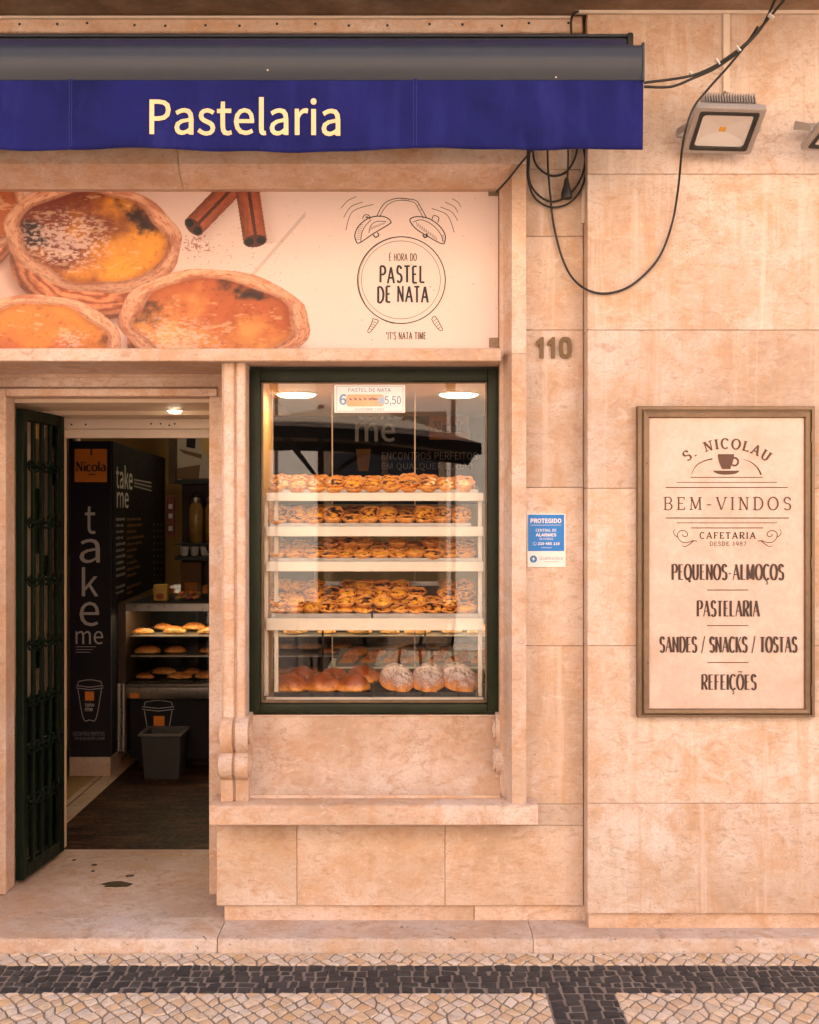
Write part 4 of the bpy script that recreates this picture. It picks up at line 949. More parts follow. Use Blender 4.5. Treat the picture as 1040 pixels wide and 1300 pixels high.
vv_ = np.stack([GX, np.full_like(GX, YS - .0006), GZ], -1).reshape(-1, 3)
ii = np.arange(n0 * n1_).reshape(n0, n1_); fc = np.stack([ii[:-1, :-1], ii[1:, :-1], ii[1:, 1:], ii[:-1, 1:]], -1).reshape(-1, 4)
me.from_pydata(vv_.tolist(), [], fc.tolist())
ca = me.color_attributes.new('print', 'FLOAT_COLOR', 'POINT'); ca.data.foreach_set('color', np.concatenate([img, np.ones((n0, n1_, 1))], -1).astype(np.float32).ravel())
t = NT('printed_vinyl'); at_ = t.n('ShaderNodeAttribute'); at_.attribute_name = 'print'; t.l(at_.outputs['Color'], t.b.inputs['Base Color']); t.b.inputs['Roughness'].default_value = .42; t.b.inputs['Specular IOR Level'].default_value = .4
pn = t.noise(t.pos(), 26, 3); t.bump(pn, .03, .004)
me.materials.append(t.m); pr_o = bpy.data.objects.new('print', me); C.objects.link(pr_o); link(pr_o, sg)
m = MB(); m.box(-2.3, .3555, YS + .0002, .0545, ZT1 - .02, ZL1 + .01); m.build('panel', M['white'], sg)
for (q, r) in ((626, 243), (627, 435)):
    m = MB(); m.box(wx(q - 6, YS), wx(q + 6.5, YS), YS - .006, YS - .001, hz(r + 6, YS), hz(r - 6, YS), .001); m.obox((wx(q, YS), YS - .0075, hz(r, YS)), (1, 0, 0), (0, 1, 0), (0, 0, 1), .005, .0015, .005, .001)
    m.build('corner_clip', M['bronze'], sg)
# the drawn clock and its words
yk = YS - .0014; fa = flat_at(yk)
def k4(x, y): return (wx(400 + x / 2.889, yk), hz(230 + y / 2.889, yk))
clk = MB(); PXU = 1 / K
def st(pts, w, n=6, w1=None): poly_stroke(clk, sm2([k4(*p) for p in pts], n), w * PXU, fa, None if w1 is None else w1 * PXU)
def circ(cx, cy, rx, ry, w, a0=0, a1=360): poly_stroke(clk, [k4(*p) for p in arc(cx, cy, rx, ry, a0, a1, 64)], w * PXU, fa)
circ(317, 363, 161, 159, 1.25); circ(315, 362, 145, 143, .55); circ(319, 365, 159, 160, .5, 100, 290)
st([(226, 130), (242, 98), (262, 76), (300, 63), (340, 65), (372, 72), (388, 96), (408, 132)], 1.0)
st([(236, 132), (252, 104), (270, 84), (302, 71), (340, 72), (366, 80), (380, 102), (398, 136)], .8)
for x in (318, 326, 334, 342): st([(x, 64), (x + 1, 72)], .5, 3)
for (a, b, w) in ((380, 90, .5), (388, 108, .5)): st([(a - 6, b), (a + 4, b - 4)], w, 3)
for pts in ([(95, 100), (120, 72), (152, 57)], [(105, 133), (132, 94), (175, 77)], [(113, 180), (138, 112), (214, 85)], [(428, 100), (485, 125), (511, 188)], [(460, 95), (500, 112), (524, 145)], [(478, 77), (510, 93), (524, 115)], [(503, 64), (524, 77), (536, 95)]): st(pts, .75, 8)
# bells
st([(154, 227), (146, 200), (160, 165), (196, 136), (240, 128), (270, 138), (280, 152)], 1.3); st([(154, 227), (168, 224), (215, 192), (262, 164), (280, 152)], 1.3)
st([(168, 222), (172, 190), (186, 162), (206, 142)], .9)
for i in range(8): st([(150 + i * 1.3, 212 - i * 7), (166 + i * 1.6, 214 - i * 8)], .45, 3)
st([(198, 190), (204, 164), (226, 148), (262, 148)], .8)
for i in range(9): st([(204 + i * 6, 180 - i * 2.8), (208 + i * 6.2, 166 - i * 2)], .5, 3)
st([(174, 138), (182, 124), (198, 126), (202, 140)], 1.0); st([(186, 132), (196, 132)], 1.6, 3); st([(214, 196), (222, 206), (234, 198), (228, 188)], 1.4)
st([(350, 150), (350, 138), (376, 130), (420, 138), (458, 166), (478, 200), (474, 230)], 1.3); st([(350, 150), (372, 176), (420, 206), (456, 226), (474, 230)], 1.3)
st([(360, 150), (390, 142), (430, 160), (462, 196), (468, 222)], .9)
for i in range(11): st([(372 + i * 7, 150 + i * 5.2), (376 + i * 7.2, 168 + i * 5)], .5, 3)
for i in range(5): st([(462 + i * 2, 200 + i * 5), (474, 200 + i * 6)], .5, 3)
st([(430, 140), (436, 126), (454, 134), (450, 152)], 1.0); st([(396, 196), (402, 206), (412, 202), (408, 192)], 1.8)
# feet
st([(212, 504), (208, 520), (194, 548), (198, 556), (206, 550), (226, 524), (232, 511), (212, 504)], .9, 4)
st([(428, 506), (436, 522), (456, 546), (468, 546), (464, 534), (446, 502), (436, 496), (428, 506)], .9, 4)
for i in range(4): st([(209 - i * 3.4, 514 + i * 9), (226 - i * 5, 520 + i * 8)], .6, 3); st([(434 + i * 6, 514 + i * 9), (448 + i * 4.4, 504 + i * 10)], .6, 3)
clk.build('clock_drawing_print', M['ink_black'], sg)
def line4(s, x0, x1, yb, yt, T, t_, rough, track, mat, nm='lettering'):
    mm = MB(); a = k4(x0, yb); b = k4(x1, yt); random.seed(len(s) * 13)
    pen_text(mm, s, a[0], b[0], a[1], b[1] - a[1], fa, T, t_, 0, track, rough); mm.build(nm, mat, sg)
line4('É HORA DO', 271, 373, 292, 266, .10, .09, .0, .13, M['ink'])
line4('PASTEL', 236, 402, 373, 313, .135, .115, .035, .16, M['ink_black']); line4('DE NATA', 228, 416, 444, 386, .135, .115, .035, .14, M['ink_black'])
line4("*IT'S NATA TIME", 260, 407, 580, 554, .10, .09, .0, .10, M['ink'])
mm = MB(); a = k4(420, 386); mm.add([(a[0], yk, a[1]), (a[0] + .006, yk, a[1]), (a[0] + .006, yk, a[1] - .0025), (a[0], yk, a[1] - .0025)], [(0, 1, 2, 3)]); mm.build('print_mark', M['ink'], sg)

# ================================================================ HOUSE NUMBER 110
hn = thing('house_number', 'aged brass digits reading 110 fixed on the stone pilaster', 'house number', (wx(703), -.005, hz(442)))
def digit(poly_list, nm='digit'):
    mm = MB()
    for p_ in poly_list: mm.extr([(wx(a), -.0135, hz(b)) for a, b in p_], (0, .010, 0))
    return mm.build(nm, M['brass'], hn)
def one(x): return [[(x, 434.5), (x + 5.6, 428.5), (x + 9.4, 428.5), (x + 9.4, 455), (x + 4.4, 455), (x + 4.4, 437), (x, 439.5)]]
digit(one(680.6)); digit(one(695.0))
mm = MB(); cx_, cy_ = 717.5, 441.8
for r_, pts in (('o', 0),):
    n = 40; vs = []
    def stad(rx, ry, e=3.0): return [(cx_ + rx * math.copysign(abs(math.cos(a)) ** (2 / e), math.cos(a)), cy_ + ry * math.copysign(abs(math.sin(a)) ** (2 / e), math.sin(a))) for a in [2 * math.pi * k / n for k in range(n)]]
    o_, i_ = stad(8.0, 13.6), stad(3.0, 8.6)
    for pl, y in ((o_, -.0135), (i_, -.0135), (i_, -.0035), (o_, -.0035)): vs += [(wx(a), y, hz(b)) for a, b in pl]
    fs = [(r * n + k, r * n + (k + 1) % n, ((r + 1) % 4) * n + (k + 1) % n, ((r + 1) % 4) * n + k) for r in range(4) for k in range(n)]
    mm.add(vs, fs)
mm.build('digit', M['brass'], hn)
for d_ in (684.5, 699, 717): 
    m = MB(); m.box(wx(d_ + 2), wx(d_ + 3.5), -.0035, .001, hz(431), hz(430)); m.build('fixing_pin', M['bronze'], hn)

# ================================================================ ALARM COMPANY STICKER
al = thing('alarm_sign', 'small blue and white burglar alarm sign on the pilaster under the house number', 'alarm sign', (wx(694), 0, hz(686)))
ya = -.006
m = MB(); m.box(wx(669.6), wx(718), ya, -.0006, hz(719.8), hz(652)); m.build('panel', M['white'], al)
def k9(x, y): return (wx(660 + x / 14.857, ya), hz(645 + y / 14.857, ya))
def rect(mm, x0, y0, x1, y1, kk, y): a = kk(x0, y1); b = kk(x1, y0); mm.add([(a[0], y, a[1]), (b[0], y, a[1]), (b[0], y, b[1]), (a[0], y, b[1])], [(0, 1, 2, 3)])
m = MB(); rect(m, 155, 124, 838, 812, k9, ya - .0006); m.build('blue_field', M['blue_sticker'], al)
def line9(s, x0, y0, x1, y1, mat, bold=0.0):
    mm = MB(); a = k9(x0, y1); b = k9(x1, y0); sans_text(mm, s, a[0], b[0], a[1], b[1], flat_at(ya - .0012), bold); mm.build('lettering', mat, al)
line9('PROTEGIDO', 203, 196, 785, 284, M['white'], .028); line9('CENTRAL DE', 300, 392, 690, 446, M['white'], .008); line9('ALARMES', 300, 476, 690, 536, M['white'], .028)
line9('24 HORAS', 365, 560, 630, 602, M['white'], .0); line9('219 485 118', 338, 645, 752, 696, M['white'], .022); line9('Goeltronica', 372, 906, 808, 978, M['grey_print'], -.004)
m = MB(); rect(m, 205, 318, 780, 325, k9, ya - .0012); m.build('rule_print', M['white'], al); m = MB(); rect(m, 405, 745, 605, 752, k9, ya - .0012); m.build('small_print', M['white'], al); m = MB(); poly_stroke(m, [k9(*p) for p in arc(283, 672, 34, 34, 0, 360, 24)], .0008, flat_at(ya - .0012)); poly_stroke(m, [k9(*p) for p in [(268, 655), (272, 680), (298, 690)]], .0012, flat_at(ya - .0012))
m.build('phone_mark', M['white'], al)
m = MB(); c_ = [k9(*p) for p in arc(258, 962, 68, 68, 0, 345, 30)]; m.add([(u, ya - .0008, v) for u, v in c_], [tuple(range(len(c_)))]); m.build('emblem', simple('blue_emblem_print', (.03, .20, .42, 1), .5), al)
m = MB(); q_ = [k9(*p) for p in [(268, 915), (225, 968), (254, 968), (246, 1010), (292, 950), (262, 950)]]; m.add([(u, ya - .0014, v) for u, v in q_], [(0, 1, 2, 5), (2, 3, 4, 5)]); m.build('emblem_bolt', M['white'], al)
m = MB(); rect(m, 460, 1006, 730, 1016, k9, ya - .0008); m.build('small_print', M['white_dim'], al)

# ================================================================ FRAMED MENU SIGN
mn = thing('menu_sign', 'bronze framed cream menu sign with brown lettering on the limestone wall', 'menu sign', (wx(921, YR), YR, hz(713, YR)))
yf = YR - .035
def k5(x, y, yy=yf): return (wx(800 + x / 3.096, yy), hz(500 + y / 3.096, yy))
o0 = k5(30, 1272); o1 = k5(728, 48); i0 = k5(78, 1238); i1 = k5(686, 95)
def frame_ring(o0, o1, i0, i1, prof, nm, mat, parent):
    """mitred picture-frame: prof is (t, y), t = 0 at the outer edge and 1 at the inner"""
    mm = MB(); vs = []; n = len(prof)
    for tt, yy in prof:
        L_, B_ = o0[0] + (i0[0] - o0[0]) * tt, o0[1] + (i0[1] - o0[1]) * tt; R_, T_ = o1[0] + (i1[0] - o1[0]) * tt, o1[1] + (i1[1] - o1[1]) * tt
        vs += [(L_, yy, B_), (R_, yy, B_), (R_, yy, T_), (L_, yy, T_)]
    fs = [(i * 4 + k, i * 4 + (k + 1) % 4, (i + 1) * 4 + (k + 1) % 4, (i + 1) * 4 + k) for i in range(n - 1) for k in range(4)]
    mm.add(vs, fs); return mm.build(nm, mat, parent)
frame_ring(o0, o1, i0, i1, [(0, YR - .0008), (0, yf + .004), (.04, yf), (.30, yf), (.34, yf + .010), (.44, yf + .010), (.48, yf - .002), (.54, yf - .004), (.90, yf - .002), (.94, yf + .006), (1, yf + .012)], 'frame', M['bronze'], mn)
yb_ = yf + .011
t = NT('mottled_cream_menu'); p = t.pos(); n1 = t.noise(p, 7, 6, .65, .3); n2 = t.noise(p, 55, 4)
edge = t.mix(t.ramp(n1, [(.35, grey(0)), (.7, grey(.75))]), (.70, .54, .455, 1), (.54, .37, .275, 1)); t.col(t.mix(t.ramp(n2, [(.4, grey(.14)), (.6, grey(0))]), edge, (.45, .28, .17, 1))); t.b.inputs['Roughness'].default_value = .4
m = MB(); a_, b_ = k5(74, 1242), k5(690, 91); m.box(a_[0], b_[0], yb_, YR - .002, a_[1], b_[1]); m.build('board', t.m, mn)
for (zz) in (170, 665, 1170):
    m = MB(); a_ = k5(715, zz); m.tube([(a_[0], yf - .001, a_[1] + .022), (a_[0], yf - .001, a_[1] - .022)], .0042, 8); m.build('hinge', M['bronze'], mn, 40)
for (x, y) in ((66, 273), (70, 1057)): m = MB(); a_ = k5(x, y); m.obox((a_[0], yf - .0045, a_[1]), (1, 0, 0), (0, 1, 0), (0, 0, 1), .002, .0012, .0028); m.build('screw', M['black'], mn)
yl = yb_ - .0012; fl = flat_at(yl)
def q5(x, y): return k5(x, y, yl)
def pline(s, x0, y1, x1, y0, T, t_, serif, track, mat):
    mm = MB(); a = q5(x0, y1); b = q5(x1, y0); pen_text(mm, s, a[0], b[0], a[1], b[1] - a[1], fl, T, t_, serif, track); return mm.build('lettering', mat, mn)
pline('BEM-VINDOS', 132, 456, 634, 406, .115, .065, .13, .30, M['ink_mid'])
pline('CAFETARIA', 274, 569, 492, 544, .17, .10, .13, .26, M['ink']); pline('DESDE 1987', 313, 597, 456, 581, .13, .10, .12, .22, M['ink_mid'])
for s, x0, y1, x1, y0 in (('PEQUENOS-ALMOÇOS', 163, 731, 604, 670), ('PASTELARIA', 262, 875, 508, 813), ('SANDES / SNACKS / TOSTAS', 116, 1016, 656, 955), ('REFEIÇÕES', 280, 1163, 496, 1103)):
    pline(s, x0, y1, x1, y0, .155, .06, .0, .10 if '/' not in s else .08, M['ink'])
# name on an arc
mm = MB(); cR = q5(380, 477); R0 = 262 / 3.096 / K * (D + yl) / D; cap = 38 / 3.096 / K
def on_arc(u, v):
    th = u / R0; rr = R0 + v; return (cR[0] + rr * math.sin(th), yl, cR[1] + rr * math.cos(th))
half = R0 * R(36.5); pen_text(mm, 'S. NICOLAU', -half, half, 0, cap, on_arc, .20, .11, .15, .26); mm.build('lettering', M['ink_mid'], mn)
for y, x0, x1, w in ((328, 238, 522, 1.0), (348, 183, 578, .8), (368, 140, 620, 1.1), (488, 140, 624, 1.2), (507, 184, 578, .8), (527, 240, 524, 1.0), (771, 303, 465, 1.1), (911, 303, 465, 1.1), (1056, 304, 466, 1.1)):
    mm = MB(); poly_stroke(mm, [q5(x0, y), q5(x1, y)], w / K, fl); mm.build('rule_print', M['ink_mid'], mn)
mm = MB()
def k6(x, y): return (wx(850 + x / 6.5, yl), hz(540 + y / 6.5, yl))
cup = [(398, 237), (535, 237), (530, 275), (520, 315), (506, 345), (504, 361), (434, 361), (424, 340), (408, 300), (400, 265)]
pts = [k6(*p) for p in cup]; mm.add([(u, yl, v) for u, v in pts], [tuple(range(len(pts)))])
poly_stroke(mm, [k6(*p) for p in arc(537, 300, 30, 32, -125, 130, 18)], 2.4 / K, lambda u, v: (u, yl - .0002, v))
sau = [k6(*p) for p in sm2([(364, 374), (574, 374)], 2) + sm2([(574, 382), (540, 400), (468, 407), (400, 400), (364, 382)], 5)]; mm.add([(u, yl, v) for u, v in sau], [tuple(range(len(sau)))])
mm.build('cup_emblem', M['ink_mid'], mn)
for pts, w0, w1 in (([(184, 405), (196, 370), (230, 325), (290, 292), (356, 276)], .3, 1.8), ([(610, 280), (670, 302), (718, 340), (742, 375), (756, 408)], .4, 2.3)):
    mm = MB(); poly_stroke(mm, sm2([k6(*p) for p in pts], 8), w0 / K, fl, w1 / K); mm.build('flourish_print', M['ink_mid'], mn)
cl = [(228, 955), (190, 952), (150, 966), (104, 962), (72, 930), (68, 895), (92, 870), (128, 872), (150, 896), (138, 918), (114, 914), (108, 898)]
for mir in (0, 1):
    mm = MB(); f_ = (lambda p: (p[0] if not mir else 956 - p[0], p[1]))
    poly_stroke(mm, sm2([k6(*f_(p)) for p in cl], 7), .9 / K, fl); poly_stroke(mm, sm2([k6(*f_(p)) for p in [(46, 856), (34, 880), (46, 908), (68, 920)]], 6), .5 / K, fl, 1.1 / K); poly_stroke(mm, sm2([k6(*f_(p)) for p in [(200, 952), (160, 985), (130, 1000), (104, 992)]], 6), 1.2 / K, fl, .6 / K); mm.build('flourish_print', M['ink_mid'], mn)

# ================================================================ FLOODLIGHTS
def floodlight(label):
    r = thing('floodlight', label, 'floodlight', (1.18, -.25, H + 1.43), 'LED floodlights on the limestone wall')
    P0, P1, P2, P3 = Vector((1.046, -.36, H + 1.486)), Vector((1.312, -.36, H + 1.479)), Vector((1.309, -.148, H + 1.371)), Vector((1.050, -.146, H + 1.381))
    c = (P0 + P1 + P2 + P3) / 4; u = (P1 - P0).normalized(); v = (P3 - P0); v = (v - u * v.dot(u)).normalized(); n = v.cross(u).normalized()
    if n.z > 0: n = -n
    hw, hh = .131, .119
    def ringp(hw, hh, rad, d, k=5):
        out = []
        for sx, sy, a0 in ((1, 1, 0), (-1, 1, 90), (-1, -1, 180), (1, -1, 270)):
            for i in range(k):
                a = R(a0 + 90 * i / (k - 1)); out.append(c + u * (sx * (hw - rad) + rad * math.cos(a)) + v * (sy * (hh - rad) + rad * math.sin(a)) + n * d)
        return out
    def loft(rings, mat, nm, par, cap0=False, cap1=False, sm_=30):
        mm = MB(); k = len(rings[0]); vs = [p for q in rings for p in q]
        fs = [(i * k + j, i * k + (j + 1) % k, (i + 1) * k + (j + 1) % k, (i + 1) * k + j) for i in range(len(rings) - 1) for j in range(k)]
        if cap0: fs.append(tuple(range(k)))
        if cap1: fs.append(tuple((len(rings) - 1) * k + j for j in range(k)))
        mm.add(vs, fs); return mm.build(nm, mat, par, sm_)
    body = loft([ringp(hw * .72, hh * .72, .02, -.055), ringp(hw * .9, hh * .9, .015, -.035), ringp(hw, hh, .012, -.018), ringp(hw, hh, .012, .0), ringp(hw - .004, hh - .004, .012, .003), ringp(hw - .020, hh - .020, .010, .003)], M['grey_metal'], 'housing', r, True)
    loft([ringp(hw - .0205, hh - .0205, .010, .0026), ringp(hw - .021, hh - .021, .01, .005), ringp(hw - .036, hh - .036, .014, .005), ringp(hw - .038, hh - .038, .014, -.002)], M['black'], 'gasket_frame', r)
    # reflector: four facets running back to the chip
    mm = MB(); a, b = hw - .038, hh - .038; cy = .012
    o_ = [c + u * (sx * a) + v * (sy * b) + n * -.002 for sx, sy in ((-1, -1), (1, -1), (1, 1), (-1, 1))]
    o2 = [c + u * (sx * (a - (.012 if sy > 0 else 0))) + v * (sy * b if sy < 0 else b - .028) + n * (-.004 if sy < 0 else -.012) for sx, sy in ((-1, -1), (1, -1), (1, 1), (-1, 1))]
    i_ = [c + u * (sx * .012) + v * (cy + sy * .011) + n * -.022 for sx, sy in ((-1, -1), (1, -1), (1, 1), (-1, 1))]
    mm.add(o_ + o2 + i_, [(k + q * 4, (k + 1) % 4 + q * 4, (k + 1) % 4 + 4 + q * 4, k + 4 + q * 4) for q in (0, 1) for k in range(4)])
    mm.build('reflector', simple('satin_reflector', (.80, .76, .72, 1), .5, .3, .05), r)
    mm = MB(); mm.obox(c + v * cy + n * -.0205, u, v, n, .0125, .0115, .0015, .001); mm.build('led_chip', simple('yellow_led_chip', (.72, .36, .02, 1), .5, var=.2, scale=200), r)
    mm = MB(); mm.add([c + u * sx * a + v * sy * b + n * .001 for sx, sy in ((-1, -1), (1, -1), (1, 1), (-1, 1))], [(0, 1, 2, 3)]); mm.build('cover_glass', M['case_glass'], r)
    mm = MB()
    for k in range(20): mm.obox(c + u * (-.095 + k * .010) + v * -.052 + n * -.060, u, v, n, .0018, .058, .022)
    mm.obox(c + u * -.01 + v * -.03 + n * -.083, u, v, n, .07, .045, .006, .002)
    mm.build('cooling_rib', M['grey_metal'], r)
    for sx in (-1, 1):
        mm = MB(); q0 = c + u * (sx * (hw + .006)) + n * -.018 + v * .0
        yw = YR - .002; q1 = Vector((q0.x, yw, q0.z + .03)); d_ = (q1 - q0); L_ = d_.length; d_.normalize(); s_ = d_.cross(u).normalized()
        mm.obox((q0 + q1) / 2, u, d_, s_, .0025, L_ / 2, .013, .001); mm.obox(q0, u, d_, s_, .006, .010, .010, .002); mm.build('bracket_arm', M['grey_metal'], r)
    mm = MB(); mm.box(c.x - hw - .01, c.x + hw + .01, YR - .006, YR - .0005, q1.z - .014, q1.z + .014, .001); mm.build('wall_plate', M['grey_metal'], r)
    return r
fl1 = floodlight('grey square floodlight with yellow chip, whole, below the white conduit drop')
fl2 = copy_tree(fl1, Matrix.Translation((1.18 + .452, -.25 - .03, H + 1.408)) @ Matrix.Rotation(R(6), 4, 'Z') @ Matrix.Rotation(R(12), 4, 'X'))
fl2['label'] = 'grey floodlight cut by the edge of the photo, its bracket slot showing'

# ================================================================ CONDUITS AND CABLES
def trunk(label, *boxes):
    mm = MB()
    for b in boxes: mm.box(*b, .002)
    return tag(mm.build('cable_trunking', M['white_pvc']), label, 'cable trunking')
trunk('long white plastic trunking running along the wall under the cornice', (wx(731, -.11), 4.2, -.108, -.0905, hz(16.5, -.108), hz(8.5, -.108)))
trunk('short white trunking dropping from the cornice to the floodlight', (wx(918.5, -.106), wx(927, -.106), -.106, -.0905, hz(117, -.106), hz(17.2, -.106)))
trunk('white trunking stub beside the coiled cable, ending above the house number', (wx(738.3, -.012), wx(743.5, -.012), -.014, -.0005, hz(283, -.012), hz(150, -.012)))
trunk('thin white trunking on the stone ledge above the awning', (-8, wx(727, -.075), -.074, -.0605, hz(23.5, -.07), hz(20, -.07)))
def P(px, py, y): return (wx(px, y), y, hz(py, y))
def cable(label, pts, r=.0052, cat='cable', n=10):
    mm = MB(); mm.tube(spline(pts, n), r, 8); return tag(mm.build('cable', M['rubber'], None, 60), label, cat)
pa = [(818, 105), (850, 101), (880, 95.5), (905, 85), (925, 72), (945, 57), (965, 36), (982, 16), (1000, -6), (1015, -30)]
cable('upper black cable of the tied bundle sweeping from the awning end to the cornice', [P(a, b, -.30 + .10 * i / 9) for i, (a, b) in enumerate(pa)])
pb = [(818, 110), (852, 110), (882, 98.5), (906, 88), (926, 75), (946, 58.5), (966, 36.5), (975, 20), (986, -4), (1000, -30)]
c2 = cable('lower black cable of the tied bundle sagging from the awning end', [P(a, b, -.297 + .10 * i / 9) for i, (a, b) in enumerate(pb)])
mm = MB()
for a, b, ang in ((878, 94.5, 60), (911, 78, 55), (937, 61.5, 50), (979, 20, 40)):
    q_ = Vector(P(a, b + 1, -.26)); dr = Vector((math.cos(R(90 - ang)), 0, math.sin(R(90 - ang)))); mm.obox(q_, dr, (0, 1, 0), dr.cross(Vector((0, 1, 0))), .0026, .013, .0125, .001)
tag(mm.build('zip_tie', M['zip'], c2))
cable('single black cable looping from the bundle past the floodlight to the coil by the awning', [P(962, 34, -.20), P(946, 58, -.24), P(925, 84, -.33), P(900, 112, -.385), P(881, 136, -.39), P(871, 164, -.38), P(866, 190, -.30), P(861, 240, -.16), P(853, 285, -.12), P(836, 328, -.105), P(805, 360, -.1), P(775, 372, -.1), P(748, 369, -.098), P(727, 353, -.05), P(713, 325, -.02), P(703, 285, -.012), P(699, 250, -.02), P(696, 215, -.03), P(695, 180, -.04)], .0045)
for lb, pts in (('largest black cable loop of the coil hanging under the awning end', [(672, 170), (670, 200), (671, 230), (680, 252), (700, 263), (722, 258), (738, 240), (744, 215), (740, 185), (732, 165)]),
                ('smaller inner black cable loop hanging with the coil', [(680, 165), (677, 195), (683, 212), (700, 223), (718, 219), (729, 203), (733, 185), (732, 165)]),
                ('middle black cable loop of the coil, passing behind the plug', [(676, 175), (672, 200), (672, 228), (682, 246), (700, 256), (720, 249), (736, 230), (743, 205), (741, 180)])):
    cable(lb, [P(a, b, -.024 - .006 * math.sin(i * 1.3)) for i, (a, b) in enumerate(pts)], .0042)
cable('straight black cable slanting from the awning to the corner of the printed sign', [P(676, 190, -.14), P(660, 209, -.12), P(645, 228, -.108), P(630, 244, -.06)], .004)
pg = cable('short black lead with a plug hanging inside the cable coil', [P(721, 170, -.035), P(721.5, 200, -.035), P(720.5, 228, -.036)], .0038)
mm = MB(); c_ = Vector(P(719.5, 239, -.037)); mm.lathe([(.005, .042), (.0085, .036), (.012, .016), (.0135, .010), (.0215, -.018), (.0225, -.032), (.021, -.040), (.012, -.041)], c_, 18); mm.build('plug', M['black'], pg, 40)
cable('thin black cable running down beside the trunking stub', [P(744.6, 180, -.022), P(745, 230, -.02), P(744.8, 270, -.018), P(743, 284, -.012)], .003)
cable('short black lead from trunking to the floodlight', [P(921, 116, -.1), P(917, 124, -.15), P(912, 129, -.22)], .004)
cable('black cable tail bent over the ledge beside the awning case', [P(735, 14, -.12), P(728, 18, -.11), P(725, 30, -.09), P(727, 60, -.08)], .005)

# ================================================================ DISPLAY IN THE WINDOW
rack = thing('display_rack', 'cream shelved pastry display rack standing behind the window glass', 'shelf rack', (-.15, .3, .5))
sx0, sx1 = gx0 + .010, gx1 - .010
YB0, YB1 = .165, .62
SH = []
for (a, b) in ((625.5, 636), (668.5, 681), (713, 725.5), (785, 800.5), (885.5, 895)):
    z1, z0 = hz(a, YB0), hz(b, YB0); SH.append(z1); m = MB()
    m.box(sx0, sx1, YB0, YB0 + .018, z0, z1, .002); m.box(sx0 + .004, sx1 - .004, YB0 + .0185, YB1, z1 - .016, z1 - .004, .001)
    m.build('shelf', M['shelf'], rack, 30)
ztop = hz(470, .3); zbot = SH[4]
for x in (wx(339.5, .24), wx(352, .24), wx(609, .24)):
    m = MB(); m.box(x - .0085, x + .0085, .20, .217, zbot, SH[0] - .02, .002); m.build('upright', M['shelf'], rack)
for x, y in ((wx(419, .5), .66), (wx(527, .5), .66), (wx(341, .5), .64)):
    m = MB(); m.tube([(x, y, zbot - .02), (x, y, ZB - .002)], .003, 8); m.build('rod', M['white_pvc'], rack, 40)

# ---- pastry shapes
def crust_mat():
    t = NT('baked_pastry_crust'); p = t.pos(True); oi = t.n('ShaderNodeObjectInfo').outputs['Random']
    off = t.n('ShaderNodeVectorMath', operation='ADD'); cm = t.n('ShaderNodeCombineXYZ'); t.l(t.math('MULTIPLY', oi, 9.0), cm.inputs[0]); t.l(p, off.inputs[0]); t.l(cm.outputs[0], off.inputs[1]); q = off.outputs[0]
    n1 = t.noise(q, 60, 5, .65); n2 = t.noise(t.scale(q, 30, 30, 220), 1, 4, .6)
    f_ = t.math('ADD', t.math('MULTIPLY', n1, .6), t.math('MULTIPLY', n2, .4))
    t.col(t.ramp(f_, [(.30, (.30, .075, .014, 1)), (.44, (.58, .20, .035, 1)), (.58, (.74, .33, .07, 1)), (.72, (.84, .47, .14, 1))])); t.b.inputs['Roughness'].default_value = .5; t.bump(f_, .5, .004); return t.m
def custard_mat():
    t = NT('caramelised_custard'); p = t.pos(True); oi = t.n('ShaderNodeObjectInfo').outputs['Random']
    off = t.n('ShaderNodeVectorMath', operation='ADD'); cm = t.n('ShaderNodeCombineXYZ'); t.l(t.math('MULTIPLY', oi, 13.0), cm.inputs[0]); t.l(t.math('MULTIPLY', oi, 7.0), cm.inputs[1]); t.l(p, off.inputs[0]); t.l(cm.outputs[0], off.inputs[1]); q = off.outputs[0]
    n1 = t.math('ADD', t.noise(q, 45, 4, .6, .4), t.math('MULTIPLY_ADD', t.n('ShaderNodeObjectInfo').outputs['Random'], .14, -.07)); n2 = t.noise(q, 90, 3)
    t.col(t.ramp(n1, [(.38, (.92, .50, .06, 1)), (.50, (.84, .34, .032, 1)), (.555, (.30, .07, .012, 1)), (.60, (.022, .008, .005, 1))]))
    t.l(t.ramp(n2, [(.3, grey(.34)), (.7, grey(.55))]), t.b.inputs['Roughness']); t.bump(n1, .4, .006); return t.m
def bun_mat(name, sugar):
    t = NT(name); p = t.pos(True); g_ = t.n('ShaderNodeNewGeometry'); sep = t.n('ShaderNodeSeparateXYZ'); t.l(p, sep.inputs[0])
    oi = t.n('ShaderNodeObjectInfo').outputs['Random']; off = t.n('ShaderNodeVectorMath', operation='ADD'); cm = t.n('ShaderNodeCombineXYZ'); t.l(t.math('MULTIPLY', oi, 9.0), cm.inputs[0]); t.l(p, off.inputs[0]); t.l(cm.outputs[0], off.inputs[1]); q = off.outputs[0]
    n1 = t.noise(q, 26, 5, .65); n2 = t.noise(q, 130, 3, .6); hgt = t.math('ADD', t.math('MULTIPLY', sep.outputs[2], 11.0), t.math('MULTIPLY', n1, .7))
    c = t.ramp(hgt, [(.40, (.86, .46, .11, 1)), (.62, (.70, .26, .05, 1)), (.92, (.30, .070, .016, 1))])
    if sugar:
        c = t.mix(t.ramp(t.math('MULTIPLY', t.math('ADD', hgt, t.math('MULTIPLY', n2, .9)), .5), [(.58, grey(0)), (.80, grey(.72))]), c, (.84, .74, .62, 1)); t.b.inputs['Roughness'].default_value = .75
    else:
        c = t.mix(t.ramp(n2, [(.56, grey(0)), (.66, grey(.8))]), c, (.14, .035, .010, 1)); t.b.inputs['Roughness'].default_value = .3
    t.col(c); t.bump(n1, .5, .008); return t.m
